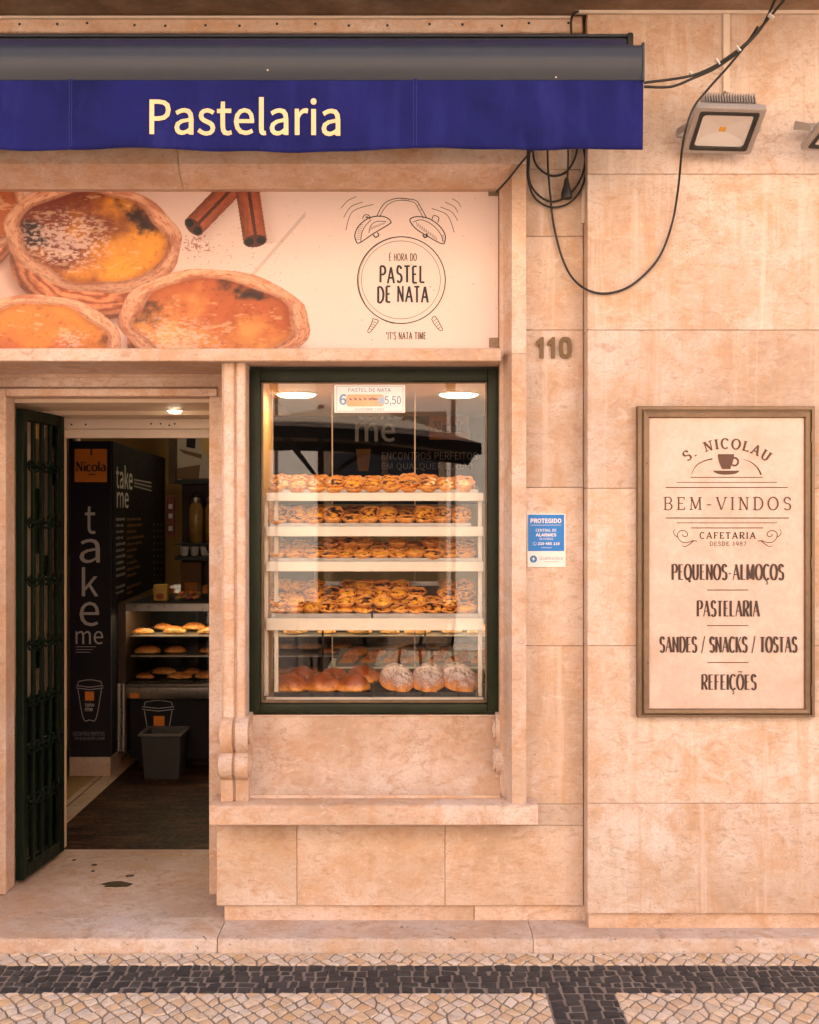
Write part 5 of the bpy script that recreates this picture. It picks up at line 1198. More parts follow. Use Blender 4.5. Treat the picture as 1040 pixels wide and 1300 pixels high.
M['crust'] = crust_mat(); M['custard'] = custard_mat(); M['bun'] = bun_mat('glazed_bun_crust', False); M['sugar_bun'] = bun_mat('sugared_bun_crust', True)

def make_tart(seed):
    rnd = random.Random(seed); ph = [rnd.uniform(0, 6) for _ in range(6)]
    rp = lambda i, an, r, z: (r * (1 + (.035 * math.sin(an * 3 + ph[0]) + .03 * math.sin(an * 7 + ph[1]) + .018 * math.sin(an * 17 + ph[2])) * (.3 + .7 * z / .028)), z + (.0022 * math.sin(an * 5 + ph[3]) + .0016 * math.sin(an * 13 + ph[4])) * (z > .02))
    r = empty('custard_tart')
    m = MB(); m.lathe([(.024, 0), (.029, .003), (.0345, .014), (.0385, .024), (.0395, .0275), (.0375, .0300), (.0345, .0285), (.0325, .0235), (.031, .020)], (0, 0, 0), 28, rp, False); m.add([(.024 * math.cos(k * .5236), .024 * math.sin(k * .5236), .0001) for k in range(12)], [tuple(range(12))]); m.build('crust', M['crust'], r, 60)
    m = MB(); m.lathe([(.0345, .0230), (.028, .0262), (.018, .0280), (.008, .0286), (.0005, .0286)], (0, 0, 0), 22, lambda i, an, rr, z: (rr, z + .0022 * math.sin(an * 2 + ph[5]) * (rr / .034) + .0012 * math.sin(an * 5 + ph[2] + rr * 90)), False); m.build('custard', M['custard'], r, 60)
    return r
protos = [make_tart(s) for s in (1, 2, 3, 4)]
used_p = [False] * 4
ORD = ['first', 'second', 'third', 'fourth', 'fifth', 'sixth', 'seventh', 'eighth', 'ninth', 'tenth', 'eleventh', 'twelfth', 'thirteenth', 'fourteenth', 'fifteenth']
def put_tart(x, y, z, tilt, label, s=1.0, ax=None):
    k = random.randrange(4); M_ = Matrix.Translation((x, y, z)) @ Matrix.Rotation(tilt, 4, ax or 'X') @ Matrix.Rotation(random.uniform(0, 6.28), 4, 'Z') @ Matrix.Diagonal((s * 1.12, s * 1.12, s * random.uniform(.72, .98), 1))
    if not used_p[k]: o = protos[k]; o.matrix_world = M_; used_p[k] = True
    else: o = copy_tree(protos[k], M_)
    tag(o, label, 'custard tart', 'custard tarts in the shop window'); return o
def tray(label, x0, x1, y0, y1, z, tilt, mat, h=.016):
    m = MB(); dz = lambda y: z + (y - y0) * math.tan(tilt)
    rim = .008
    def q(x, y, h_): return (x, y, dz(y) + h_)
    for (a, b, c, d) in ((x0, x1, y0, y0 + .002), (x0, x1, y1 - .002, y1), (x0, x0 + .002, y0 + .002, y1 - .002), (x1 - .002, x1, y0 + .002, y1 - .002)):
        m.add([q(a, c, 0), q(b, c, 0), q(b, d, 0), q(a, d, 0), q(a, c, h), q(b, c, h), q(b, d, h), q(a, d, h)], [(0, 1, 2, 3), (4, 5, 6, 7), (0, 1, 5, 4), (1, 2, 6, 5), (2, 3, 7, 6), (3, 0, 4, 7)])
    m.add([q(x0, y0, .001), q(x1, y0, .001), q(x1, y1, .001), q(x0, y1, .001), q(x0, y0, -.001), q(x1, y0, -.001), q(x1, y1, -.001), q(x0, y1, -.001)], [(0, 1, 2, 3), (4, 5, 6, 7), (0, 1, 5, 4), (1, 2, 6, 5), (2, 3, 7, 6), (3, 0, 4, 7)])
    return tag(m.build('baking_tray', mat), label, 'tray', 'trays on the display rack')
random.seed(21)
SN = ['top', 'second', 'third', 'fourth']
def rows(si, spec, x0, x1, tiltray, name):
    """spec: (row name, y, dz, n, tilt, which slots are empty)"""
    for rn, y, dz, n, tl, gaps in spec:
        for k in range(n):
            if k in gaps: continue
            x = x0 + (x1 - x0) * (k + .5) / n + random.uniform(-.006, .006)
            put_tart(x, y + random.uniform(-.006, .006), SH[si] + dz + random.uniform(-.0015, .002), tl + random.uniform(-.10, .10), f'{ORD[k]} tart from the doorway end, {rn}, {name}', random.uniform(.93, 1.07))
# top shelf sits above eye level, so its trays lean towards the street
for nm_, a, b in (('steel tray of tarts at the doorway end of the top window shelf', sx0 + .03, -.165), ('steel tray of tarts at the pilaster end of the top window shelf', -.155, sx1 - .02)):
    tray(nm_, a, b, .20, .46, SH[0] - .002, R(7), M['tray'])
rows(0, [('front row', .228, .003, 11, R(8), ()), ('second row', .275, .022, 11, R(24), ()), ('third row', .330, .036, 11, R(20), (6,)), ('back row', .39, .048, 11, R(16), (3, 9))], sx0 + .008, sx1 - .035, 0, 'top window shelf')
T2 = R(13)
def sl(y, t, e=0.0): return (y - .20) * math.tan(t) + .004 + e
tray('steel tray of tarts on the second window shelf', sx0 + .012, sx1 - .05, .195, .50, SH[1] - .002, T2, M['tray'])
rows(1, [('front row', .235, sl(.235, T2), 11, T2, ()), ('leaning second row', .285, sl(.285, T2, .016), 11, R(36), (4, 7)), ('third row', .35, sl(.35, T2), 11, R(22), (2,)), ('back row', .42, sl(.42, T2), 11, T2, (0, 5))], sx0 + .006, sx1 - .055, 0, 'second window shelf')
T3 = R(11)
tray('steel tray of tarts on the third window shelf', sx0 + .012, sx1 - .02, .195, .50, SH[2] - .002, T3, M['tray'])
rows(2, [('front row', .235, sl(.235, T3), 12, T3, ()), ('second row', .31, sl(.31, T3), 12, T3, ()), ('upper layer', .345, sl(.345, T3, .026), 12, R(18), (0, 1, 2, 6, 8)), ('back row', .40, sl(.40, T3), 11, T3, (2,))], sx0 + .006, sx1 - .03, 0, 'third window shelf')
xm = wx(473, .24); T4 = R(20)
tray('steel tray of stacked tarts at the doorway end of the fourth window shelf', sx0 + .022, xm - .004, .185, .50, SH[3] - .002, T4, M['tray'], .020)
tray('steel tray of stacked tarts at the pilaster end of the fourth window shelf', xm + .004, sx1 - .022, .185, .50, SH[3] - .002, T4, M['tray'], .020)
def sk(y, e=0.0): return (y - .185) * math.tan(T4) + .002 + e
rows(3, [('front row', .232, sk(.232), 6, T4, ()), ('upper layer of the front row', .236, sk(.236, .028), 6, R(24), (2, 3)), ('middle row', .308, sk(.308), 6, T4, ()), ('upper layer of the middle row', .312, sk(.312, .028), 6, R(18), (1, 3)), ('third row', .385, sk(.385), 6, T4, ()), ('upper layer of the third row', .385, sk(.385, .028), 6, R(22), (2, 3, 4)), ('back row', .46, sk(.46), 6, T4, (3,))], sx0 + .006, xm - .002, 0, 'first fourth-shelf tray')
rows(3, [('front row', .232, sk(.232), 6, T4, ()), ('upper layer of the front row', .236, sk(.236, .028), 6, R(20), (1, 3, 5)), ('middle row', .308, sk(.308), 6, T4, ()), ('upper layer of the middle row', .312, sk(.312, .028), 6, R(25), (3,)), ('third row', .385, sk(.385), 6, T4, (3,)), ('upper layer of the third row', .385, sk(.385, .028), 6, R(22), (2, 3, 4)), ('back row', .46, sk(.46), 6, T4, (2, 3))], xm + .006, sx1 - .03, 0, 'second fourth-shelf tray')
# bottom: buns and sugared loaves on black trays
tray('black baking tray of glazed buns at the bottom of the window', sx0 + .03, xm - .006, .185, .52, SH[4] - .001, R(2), M['tray_dark'], .020)
tray('black baking tray of sugared pastries at the bottom of the window', xm + .006, sx1 - .03, .185, .52, SH[4] - .001, R(9), M['tray_dark'], .020)
def bun(lx, ly, lz, seed, folds, mat, nm):
    rnd = random.Random(seed); bm = bmesh.new(); bmesh.ops.create_uvsphere(bm, u_segments=36, v_segments=20, radius=1.0); ph = [rnd.uniform(0, 6) for _ in range(5)]
    for v in bm.verts:
        x, y, z = v.co; a = math.atan2(y, x)
        k = 1 + .06 * math.sin(a * 2 + ph[0]) + .04 * math.sin(a * 5 + ph[1] + z * 3)
        fo = 1 - (.20 if folds < 4 else .42) * (.5 + .5 * math.cos(folds * math.pi * y * 1.3 + ph[2] + .9 * x + .3 * math.sin(3 * x))) ** 4 * max(0, z + .35)
        zz = (z if z > 0 else z * .35) * fo
        v.co = Vector((x * lx * k * (1 - .15 * abs(y) ** 2), y * ly * k, (zz + .35) * lz / 1.35))
    m = MB(); m.bm(bm); return m.build(nm, mat, None, 60)
def put(o, x, y, z, rz=0.0, rx=0.0, s=1.0, first=True):
    c = o if first else o.copy()
    if not first: C.objects.link(c)
    c.matrix_world = Matrix.Translation((x, y, z)) @ Matrix.Rotation(rx, 4, 'X') @ Matrix.Rotation(rz, 4, 'Z') @ Matrix.Scale(s, 4); return c
zt_ = SH[4] + .003
b1 = bun(.072, .085, .085, 3, 1.2, M['bun'], 'glazed_bun')
for i, (px_, y, dz, rz, s, lb) in enumerate(((371, .275, 0, .2, 1.0, 'glazed brown bun in front, nearest the doorway'), (410, .275, 0, 1.3, 1.02, 'glazed brown bun in front, in the middle of the black tray'), (448, .275, 0, 2.6, .97, 'glazed brown bun in front, next to the sugared pastries'), (385, .40, .012, 2.0, 1.0, 'glazed bun behind the gap nearest the doorway'), (424, .40, .006, .7, .98, 'glazed bun at the back, in the middle'), (461, .40, .016, 1.6, 1.0, 'glazed bun at the back, next to the sugared pastries'))):
    tag(put(b1, wx(px_, y), y, zt_ + dz, rz, .0, s, i == 0), lb, 'bun', 'glazed buns on the black tray')
b2 = bun(.078, .15, .080, 9, 6.5, M['sugar_bun'], 'sugared_pastry')
for i, (px_, rz, lb) in enumerate(((504, .10, 'long sugared pastry nearest the glazed buns'), (545, -.12, 'long sugared pastry in the middle of its tray'), (582, .16, 'long sugared pastry nearest the pilaster'))):
    tag(put(b2, wx(px_, .34), .345, zt_ + .024, rz, R(12), .98 + .03 * i, i == 0), lb, 'pastry', 'sugared pastries on the black tray')

# price card hung inside the glass
pc = thing('price_card', 'white price card with blue border and a strip of tarts hung in the window', 'price card', (wx(470, .115), .115, hz(506, .115)))
yc = .112
def k7(x, y, yy=yc): return (wx(415 + x / 9.4545, yy), hz(480 + y / 9.4545, yy))
m = MB(); a_, b_ = k7(92, 415), k7(940, 82); m.box(a_[0], b_[0], yc, yc + .003, a_[1], b_[1]); m.build('card', M['white'], pc)
m = MB(); fb_ = flat_at(yc - .0008)
for x0, y0, x1, y1 in ((116, 100, 916, 100), (116, 398, 916, 398)): poly_stroke(m, [k7(x0, y0), k7(x1, y1)], .0018, fb_)
for x in (118, 914): poly_stroke(m, [k7(x, 100), k7(x, 398)], .0018, flat_at(yc - .0009))
m.build('border', M['grey_print'], pc)
def line7(s, x0, y0, x1, y1, mat, b=0.0):
    mm = MB(); a = k7(x0, y1); c = k7(x1, y0); sans_text(mm, s, a[0], c[0], a[1], c[1], flat_at(yc - .0010), b); mm.build('lettering', mat, pc)
blue_ink = simple('blue_ink', (.06, .12, .28, 1), .6)
line7('PASTEL DE NATA', 258, 122, 768, 166, blue_ink, .004); line7('6', 150, 192, 238, 325, simple('bright_blue_ink', (.05, .22, .42, 1), .6), .02); line7('5,50', 692, 216, 890, 338, blue_ink, .006); line7('CUSTARD TART', 340, 358, 694, 388, blue_ink, 0)
m = MB(); pts = [k7(*p) for p in arc(268, 268, 40, 72, 90, 270, 8) + arc(655, 268, 40, 72, -90, 90, 8)]; m.add([(u, yc - .0006, v) for u, v in pts], [tuple(range(len(pts)))]); m.build('tart_strip_print', simple('printed_tart_orange', (.80, .34, .13, 1), .6), pc)
m = MB()
for k in range(6):
    x = 288 + k * 58; c_ = [k7(*p) for p in arc(x, 244 - (k % 2) * 4, 20 if k < 5 else 52, 26, 20, 200, 8)]; m.add([(u, yc - .0012, v) for u, v in c_], [tuple(range(len(c_)))])
m.build('tart_top_print', simple('printed_tart_brown', (.20, .05, .02, 1), .6), pc)
m = MB(); c_ = [k7(*p) for p in arc(655, 268, 36, 48, 0, 345, 20)]; m.add([(u, yc - .0014, v) for u, v in c_], [tuple(range(len(c_)))]); m.build('price_dot', simple('pale_blue_print', (.25, .40, .60, 1), .5), pc)
m = MB(); m.tube([(wx(440, yc), yc + .004, b_[1]), (wx(440, yc), yc + .004, fz1 - .03)], .0006, 4); m.build('hanger', M['white_pvc'], pc); m = MB(); m.tube([(wx(500, yc), yc + .004, b_[1]), (wx(500, yc), yc + .004, fz1 - .03)], .0006, 4); m.build('hanger', M['white_pvc'], pc)

# recessed lamps
def downlight(x, y, z, r, mat, label):
    o = thing('downlight', label, 'ceiling lamp', (x, y, z), 'recessed ceiling lamps')
    m = MB(); m.lathe([(r, -.001), (r + .014, -.001), (r + .012, -.007), (r + .001, -.009), (r, -.003)], (x, y, z), 32, None, False); m.build('trim_ring', M['white'], o, 40)
    m = MB(); m.lathe([(r, -.002), (r * .97, -.012), (r * .8, -.018), (r * .4, -.020), (.0005, -.020)], (x, y, z), 32, None, False); m.build('diffuser', mat, o); return o
downlight(wx(377, .745), .72, ZB, .088, M['lamp'], 'round lit downlight in the window ceiling, nearer the doorway')
downlight(wx(582, .745), .72, ZB, .088, M['lamp'], 'round lit downlight in the window ceiling, nearer the pilaster')
downlight(wx(222, .72), .72, ZC - .005, .030, M['lamp_small'], 'small lit downlight in the doorway soffit')

downlight(-1.5, 3.7, 2.949, .10, M['lamp_fill'], 'unseen round lamp added to brighten the deep shop, by the menu board')  # ceiling lamps added out of view to brighten the shop interior
downlight(.3, 4.2, 2.949, .10, M['lamp_fill'], 'unseen round lamp added to brighten the deep shop, behind the display')

# ================================================================ THROUGH THE DOORWAY
YC = 2.6
co = thing('advertising_column', 'square charcoal column with vertical take me lettering and an orange sign inside the door', 'column', (-1.965, YC, Z0))
cx0, cx1 = wx(90, YC), wx(140, YC); zc_t = hz(560, YC)
m = MB(); m.box(cx0 - .008, cx1 + .004, YC - .006, YC + .26, Z0 - .0005, hz(961, YC), .003); m.build('stone_base', M['stone_step'], co)
m = MB(); m.box(cx0, cx1, YC, YC + .25, hz(961, YC) + .0005, zc_t); m.build('shaft', M['violet_panel'], co)
m = MB(); m.box(cx1 + .0005, cx1 + .006, YC - .004, YC + .01, hz(961, YC), zc_t); m.box(cx0 - .006, cx0 - .0005, YC - .004, YC + .01, hz(961, YC), zc_t); m.build('edge_trim', M['alu'], co)
m = MB(); m.box(wx(95, YC), wx(136, YC), YC - .004, YC - .0005, hz(612, YC), hz(570, YC)); m.build('orange_sign', M['orange'], co)
yy = YC - .0052; fy = flat_at(yy)
m = MB(); pen_text(m, 'Nicola', wx(96.5, yy), wx(134.5, yy), hz(598, yy), hz(586.5, yy) - hz(598, yy), fy, .20, .10, .15, .04); m.build('lettering', M['ink_black'], co); m = MB()
poly_stroke(m, [(wx(116, yy), hz(570, yy)), (wx(116, yy), hz(578, yy))], .010, fy); m.build('sign_mark', M['ink_black'], co); m = MB(); poly_stroke(m, [(wx(112, yy), hz(602.5, yy)), (wx(121, yy), hz(602.5, yy))], .006, fy)
m.build('small_print', M['ink_black'], co)
def colt(s, x0, x1, yb_, yt_, bold, mat=None, y=YC - .0012):
    mm = MB(); sans_text(mm, s, wx(x0, y), wx(x1, y), hz(yb_, y), hz(yt_, y), flat_at(y), bold); mm.build('lettering', mat or M['white_dim'], co)
colt('t', 108, 121.5, 678, 643, .0); colt('a', 101, 127, 715, 684, .0); colt('k', 104, 125, 757, 720, .0); colt('e', 101, 126, 795, 764, .0); colt('me', 96, 131, 818, 801, .0)
colt('ENCONTROS PERFEITOS', 93, 133, 934, 929, .0, M['grey_print']); colt('EM QUALQUER LUGAR', 95, 133, 940, 935.5, .0, M['grey_print'])
def cupart(mb, x0, x1, y0, y1, y):
    at = flat_at(y); w = .0045; k = lambda a, b: (wx(x0 + (x1 - x0) * a, y), hz(y0 + (y1 - y0) * b, y))
    for pts in ([(.08, .06), (.5, .02), (.92, .06)], [(.06, .14), (.08, .06)], [(.92, .06), (.95, .14)], [(.0, .16), (.0, .22), (.5, .26), (1, .22), (1, .16), (.5, .20), (0, .16)], [(.06, .25), (.26, .96), (.5, 1.0), (.74, .96), (.94, .25)]):
        poly_stroke(mb, sm2([k(*p) for p in pts], 5) if len(pts) > 2 and len(pts) < 6 else [k(*p) for p in pts], w, at)
m = MB(); cupart(m, 97, 131, 862, 914, YC - .0012)
for yl_ in (821, 824.5, 828): poly_stroke(m, [(wx(96, YC), hz(yl_, YC)), (wx(122 - (yl_ - 821), YC), hz(yl_, YC))], .0035, flat_at(YC - .0012))
m.build('cup_drawing_print', M['white_dim'], co)
m = MB(); rect(m, 108, 878, 119.5, 889.5, lambda a, b: (wx(a, YC - .0015), hz(b, YC - .0015)), YC - .0015); m.build('cup_label', M['orange'], co)
colt('take', 108, 120, 897, 892, .02); colt('me', 108, 118, 903, 898.5, .02)

# menu wall beside the column, running back into the shop
bd = thing('menu_board', 'long black menu board with chalk-like take me heading and price lines inside the door', 'menu board', (-1.9, 3.6, 1.7))
Q0 = Vector((cx1 + .012, YC + .02, 0)); Q1 = Vector((cx1 - .135, 4.9, 0)); BU = (Q1 - Q0).normalized(); BN = Vector((BU.y, -BU.x, 0)); BL = (Q1 - Q0).length
zb1, zb2 = zc_t, hz(769, YC)
m = MB(); m.obox((Q0 + Q1) / 2 - BN * .02 + Vector((0, 0, (zb1 + zb2) / 2)), BU, BN, (0, 0, 1), BL / 2, .02, (zb1 - zb2) / 2, .002); m.build('board', M['dark_panel'], bd)
def onb(px, py):
    """where the line of sight through a photograph pixel meets the board"""
    d = Vector(((px - 520) / K, D, (650 - py) / K)); o_ = Vector((0, -D, H)); t_ = (Q0 - o_).dot(BN) / d.dot(BN); h_ = o_ + d * t_ ; return h_ + BN * .002
def bset(px, py): h_ = onb(px, py); return ((h_ - Q0).dot(BU), h_.z)
def ata(u, v): q_ = Q0 + BU * u + BN * .0022; return (q_.x, q_.y, v)
def btext(s, px0, px1, pyb, pyt, mat, bold=.01):
    mm = MB(); a = bset(px0, pyb); b = bset(px1, pyb); c_ = bset(px0, pyt); sans_text(mm, s, a[0], b[0], a[1], c_[1], ata, bold); mm.build('lettering', mat, bd)
btext('take', 147, 168, 620, 588, M['white'], .01); btext('me', 148, 163, 645, 624, M['white'], .01)
m = MB()
for k in range(3):
    a = bset(170, 609 + k * 4.0); b = bset(192, 613 + k * 5.0); poly_stroke(m, [a, b], .010, ata)
m.build('stripe_print', M['white_dim'], bd)
random.seed(5)
words_ = ['CAFÉ', 'CAFÉ DUPLO', 'ABATANADO', 'GAROTO', 'PINGADO', 'GALÃO', 'MEIA DE LEITE', 'CHÁ', 'CAPUCCINO', 'CHOCOLATE', 'SUMO NATURAL', 'ÁGUA']
rowsy = [658, 666, 674, 682, 690, 698, 706, 714, 722, 730, 745, 752]
PRI = simple('dull_orange_print', (.34, .16, .06, 1), .6)
for i, y in enumerate(rowsy):
    m1 = MB(); m2 = MB(); m3 = MB()
    for mm, x0, x1 in ((m1, 147, 147 + random.uniform(9, 13)), (m2, 161, 161 + random.uniform(6, 22))):
        a = bset(x0, y + 2.2); b = bset(x1, y + 2.2); n = max(3, int((b[0] - a[0]) / .045))
        for k in range(n):
            u = a[0] + (b[0] - a[0]) * k / n; poly_stroke(mm, [(u, a[1] + .004), (u + (b[0] - a[0]) / n * .72, a[1] + .004)], random.uniform(.012, .02), ata)
    for x in (195, 199.5, 204):
        a = bset(x, y + 8); poly_stroke(m3, [(a[0], a[1]), (a[0] + .06, a[1])], .014, ata)
    m1.build('item_print', M['white_dim'], bd); m2.build('price_print', PRI, bd); m3.build('column_print', M['grey_print'], bd)

# glass pastry counter
YG = 2.8
ct = thing('glass_counter', 'long glass fronted pastry counter with steel rails and black front inside the shop', 'counter', (-.4, 3.1, Z0))
kx0, kx1 = wx(160, YG), 1.35
zr0, zr1 = hz(887, YG), hz(869, YG); zc1_ = hz(776, YG); zc2_ = hz(766, YG)
m = MB(); m.box(kx0 + .02, kx1, YG + .03, YG + .75, Z0 + .06, zr0 - .001); m.box(kx0 + .06, kx1 - .04, YG + .10, YG + .7, Z0, Z0 + .0595); m.build('front_panel', M['dark_panel'], ct)
m = MB(); m.prism([(YG - .02, zr0 + .03), (YG - .005, zr0), (YG + .05, zr0), (YG + .05, zr1), (YG + .01, zr1), (YG - .02, zr1 - .018)], kx0, kx1); m.build('steel_rail', M['steel'], ct, 30)
m = MB(); m.box(kx0, kx1, YG, YG + .75, zr1 - .012, zr1 - .001); m.build('deck', M['steel'], ct)
m = MB(); m.box(kx0, kx1, YG - .01, YG + .02, zc1_, zc2_, .003); m.build('top_edge', M['steel'], ct); m = MB(); m.box(kx0, kx1, YG + .021, YG + .75, zc1_ + .012, zc2_ - .001); m.build('top', M['dark_panel'], ct)
m = MB(); m.add([(kx0 + .01, YG + .004, zr1), (kx1, YG + .004, zr1), (kx1, YG + .004, zc1_), (kx0 + .01, YG + .004, zc1_)], [(0, 1, 2, 3)]); m.build('front_glass', M['case_glass'], ct)
m = MB(); m.box(kx0, kx1, YG + .74, YG + .76, zr1, zc1_); m.build('back_panel', M['dark_panel'], ct)
shz = [hz(806, YG + .1), hz(831, YG + .1)]
for z in shz:
    m = MB(); m.box(kx0 + .02, kx1 - .01, YG + .04, YG + .72, z - .008, z, .001); m.build('shelf', M['tray'], ct)
m = MB(); m.box(wx(148, YG) , kx0 - .001, YG, YG + .76, Z0 + .1, zc2_ - .002); m.build('end_panel', M['wood_dark'], ct)
for q in (151, 157):
    m = MB(); m.tube([(wx(q, YG - .03), YG - .03, Z0 + .12), (wx(q, YG - .03), YG - .03, zr1 + .01)], .018, 12); m.build('corner_post', M['steel'], ct, 40)
for x in (-1.2, -.55, .1, .75):
    m = MB(); m.box(x - .006, x + .006, YG + .006, YG + .03, zr1, zc1_ - .0005); m.build('mullion', M['alu'], ct)
m = MB(); m.box(kx0 + .05, kx1 - .05, YG + .08, YG + .11, zc1_ + .002, zc1_ + .010); m.build('led_strip', M['led'], ct)
m = MB(); cupart(m, 181, 221, 888, 945, YG + .0285); m.build('cup_drawing_print', M['white_dim'], ct)
m = MB(); rect(m, 195, 909, 209, 923, lambda a, b: (wx(a, YG + .0283), hz(b, YG + .0283)), YG + .0283); m.build('orange_label', M['orange'], ct); m = MB(); rect(m, 165, 880, 177, 886, lambda a, b: (wx(a, YG - .02), hz(b, YG - .02)), YG - .0215); m.build('orange_label', M['orange'], ct)
random.seed(31)
b3 = bun(.075, .05, .050, 14, 2.5, bun_mat('golden_bread_crust', False), 'bread_roll')
b4 = bun(.085, .035, .045, 23, 6.0, bun_mat('flaky_croissant_crust', False), 'croissant')
t = NT('lettuce_green'); n1 = t.noise(t.pos(True), 40, 4); t.col(t.ramp(n1, [(.35, (.06, .12, .015, 1)), (.65, (.22, .26, .05, 1))])); LET = t.m
kk = [0, 0]
for si, z in enumerate((shz[0], shz[1], zr1 + .013)):
    where = ('upper shelf', 'lower shelf', 'deck')[si]
    for row in range(2):
        n = 15
        for i in range(n):
            ty = (i + row + si) % 3 == 0
            x = kx0 + .10 + i * .195 + row * .09 + random.uniform(-.025, .025)
            if x > kx1 - .1 or random.random() < .06: continue
            y = YG + .15 + row * .14 + random.uniform(-.02, .02); src = b4 if ty else b3; j = 1 if ty else 0
            o = put(src, x, y, z + .002 + row * .012, random.uniform(-.5, .5), 0, random.uniform(.8, 1.1), kk[j] == 0); kk[j] += 1
            tag(o, f'{ORD[i]} {"croissant" if ty else "bread roll"} from the doorway, {"front" if row == 0 else "back"} row, {where} of the glass counter', 'croissant' if ty else 'bread roll', 'bread and croissants in the glass counter')
            if si == 0 and not ty and row == 0:
                m = MB(); m.lathe([(.001, 0), (.05, .002), (.066, .006), (.060, .010), (.001, .012)], (0, 0, 0), 20, lambda i_, an, r, zz: (r * (1 + .12 * math.sin(an * 9)), zz + .004 * math.sin(an * 7) * (r > .04))); lf = m.build('lettuce_leaf', LET); lf.parent = o; lf.location = (0, 0, .016); lf.scale = (1.1, .75, 1)
for i in range(7):
    x = kx0 + .22 + i * .42; m = MB(); m.box(x - .19, x + .19, YG + .07, YG + .46, zr1 + .0005, zr1 + .012, .003); o = m.build('baking_tray', M['tray_dark']); tag(o, f'{ORD[i]} flat black tray from the doorway on the deck of the glass counter', 'tray', 'trays in the glass counter')
# steel table with a tray of croissants just behind the display
ptb = thing('serving_table', 'narrow steel serving table standing behind the display rack', 'table', (.02, 1.25, Z0))
m = MB(); m.box(-.40, .46, 1.08, 1.46, .895, .925, .004); m.build('tabletop', M['steel'], ptb)
for x in (-.37, .43):
    for y in (1.11, 1.43):
        m = MB(); m.box(x - .016, x + .016, y - .016, y + .016, Z0, .8945); m.build('leg', M['alu'], ptb)
tray('steel tray of croissants on the serving table behind the display', -.36, .42, 1.10, 1.44, .928, R(6), M['tray'])
for i in range(14):
    row = i // 7; x = -.30 + (i % 7) * .108 + row * .03
    tag(put(b4, x, 1.17 + row * .13, .936 + row * .014, .9 + random.uniform(-.3, .3), R(6), random.uniform(.8, .95), False), f'{ORD[i % 7]} croissant from the doorway, {"front" if row == 0 else "back"} row of the serving table tray', 'croissant', 'croissants on the serving table')
# steel bin in front
bn = thing('waste_bin', 'grey rectangular waste bin standing on the dark floor before the counter', 'bin', (wx(204, 2.5), 2.6, Z0))
yb0 = 2.50; xb0, xb1 = wx(179, yb0), wx(229, yb0); zt0_, = (hz(932, yb0),)
m = MB(); f0 = [(xb0 + .02, yb0 + .01), (xb1 - .012, yb0 + .01), (xb1 - .012, yb0 + .21), (xb0 + .02, yb0 + .21)]; f1 = [(xb0, yb0 - .005), (xb1, yb0 - .005), (xb1, yb0 + .24), (xb0, yb0 + .24)]
fi = [(x + (.012 if i in (0, 3) else -.012), y + (.012 if i < 2 else -.012)) for i, (x, y) in enumerate(f1)]; f2 = [(x + (.012 if i in (0, 3) else -.012), y + (.012 if i < 2 else -.012)) for i, (x, y) in enumerate(f0)]
vs = [(x, y, Z0) for x, y in f0] + [(x, y, zt0_) for x, y in f1] + [(x, y, zt0_) for x, y in fi] + [(x, y, Z0 + .01) for x, y in f2]
m.add(vs, [(0, 1, 2, 3)] + [(r * 4 + k, r * 4 + (k + 1) % 4, (r + 1) * 4 + (k + 1) % 4, (r + 1) * 4 + k) for r in range(3) for k in range(4)] + [(12, 13, 14, 15)])
m.build('bucket', simple('grey_bin_plastic', (.042, .037, .035, 1), .45, var=.2), bn)
m = MB(); w_ = .014
m.box(xb0 - w_, xb1 + w_, yb0 - .005 - w_, yb0 - .006, zt0_ - .012, zt0_ + .004, .003); m.box(xb0 - w_, xb1 + w_, yb0 + .241, yb0 + .24 + w_, zt0_ - .012, zt0_ + .004, .003); m.box(xb0 - w_, xb0 - .001, yb0 - .0055, yb0 + .2405, zt0_ - .012, zt0_ + .004, .003); m.box(xb1 + .001, xb1 + w_, yb0 - .0055, yb0 + .2405, zt0_ - .012, zt0_ + .004, .003)
m.build('rim', simple('pale_bin_rim', (.12, .11, .10, 1), .4), bn)

# on the counter
m = MB(); m.box(wx(194.5, 3.0), wx(212, 3.0), 3.0, 3.07, zc2_, hz(742, 3.0), .006); pb_ = m.build('paper_bag', simple('yellow_paper', (.62, .38, .08, 1), .7, var=.2)); tag(pb_, 'small yellow paper bag standing on the glass counter', 'paper bag')
m = MB(); c_ = [(wx(203, 2.999) + .025 * math.cos(R(a)), 2.9985, hz(757, 3.0) + .02 * math.sin(R(a))) for a in range(0, 360, 20)]; m.add(c_, [tuple(range(18))]); m.build('bag_print', simple('red_print', (.35, .06, .02, 1), .6), pb_)
ab = thing('acrylic_box', 'clear acrylic box of wrapped sweets on the glass counter', 'box', (wx(236, 3.0), 3.05, zc2_))
m = MB(); a0, a1 = wx(216, 3.0), wx(257, 3.0); zz0, zz1 = zc2_ + .001, hz(744, 3.0)
for q in ([(a0, 3.0, zz0), (a1, 3.0, zz0), (a1, 3.0, zz1), (a0, 3.0, zz1)], [(a1, 3.0, zz0), (a1, 3.2, zz0), (a1, 3.2, zz1), (a1, 3.0, zz1)], [(a0, 3.0, zz0), (a0, 3.2, zz0), (a0, 3.2, zz1), (a0, 3.0, zz1)], [(a0, 3.2, zz0), (a1, 3.2, zz0), (a1, 3.2, zz1), (a0, 3.2, zz1)]): m.add(q, [(0, 1, 2, 3)])
m.build('wall_sheet', M['jar_glass'], ab)
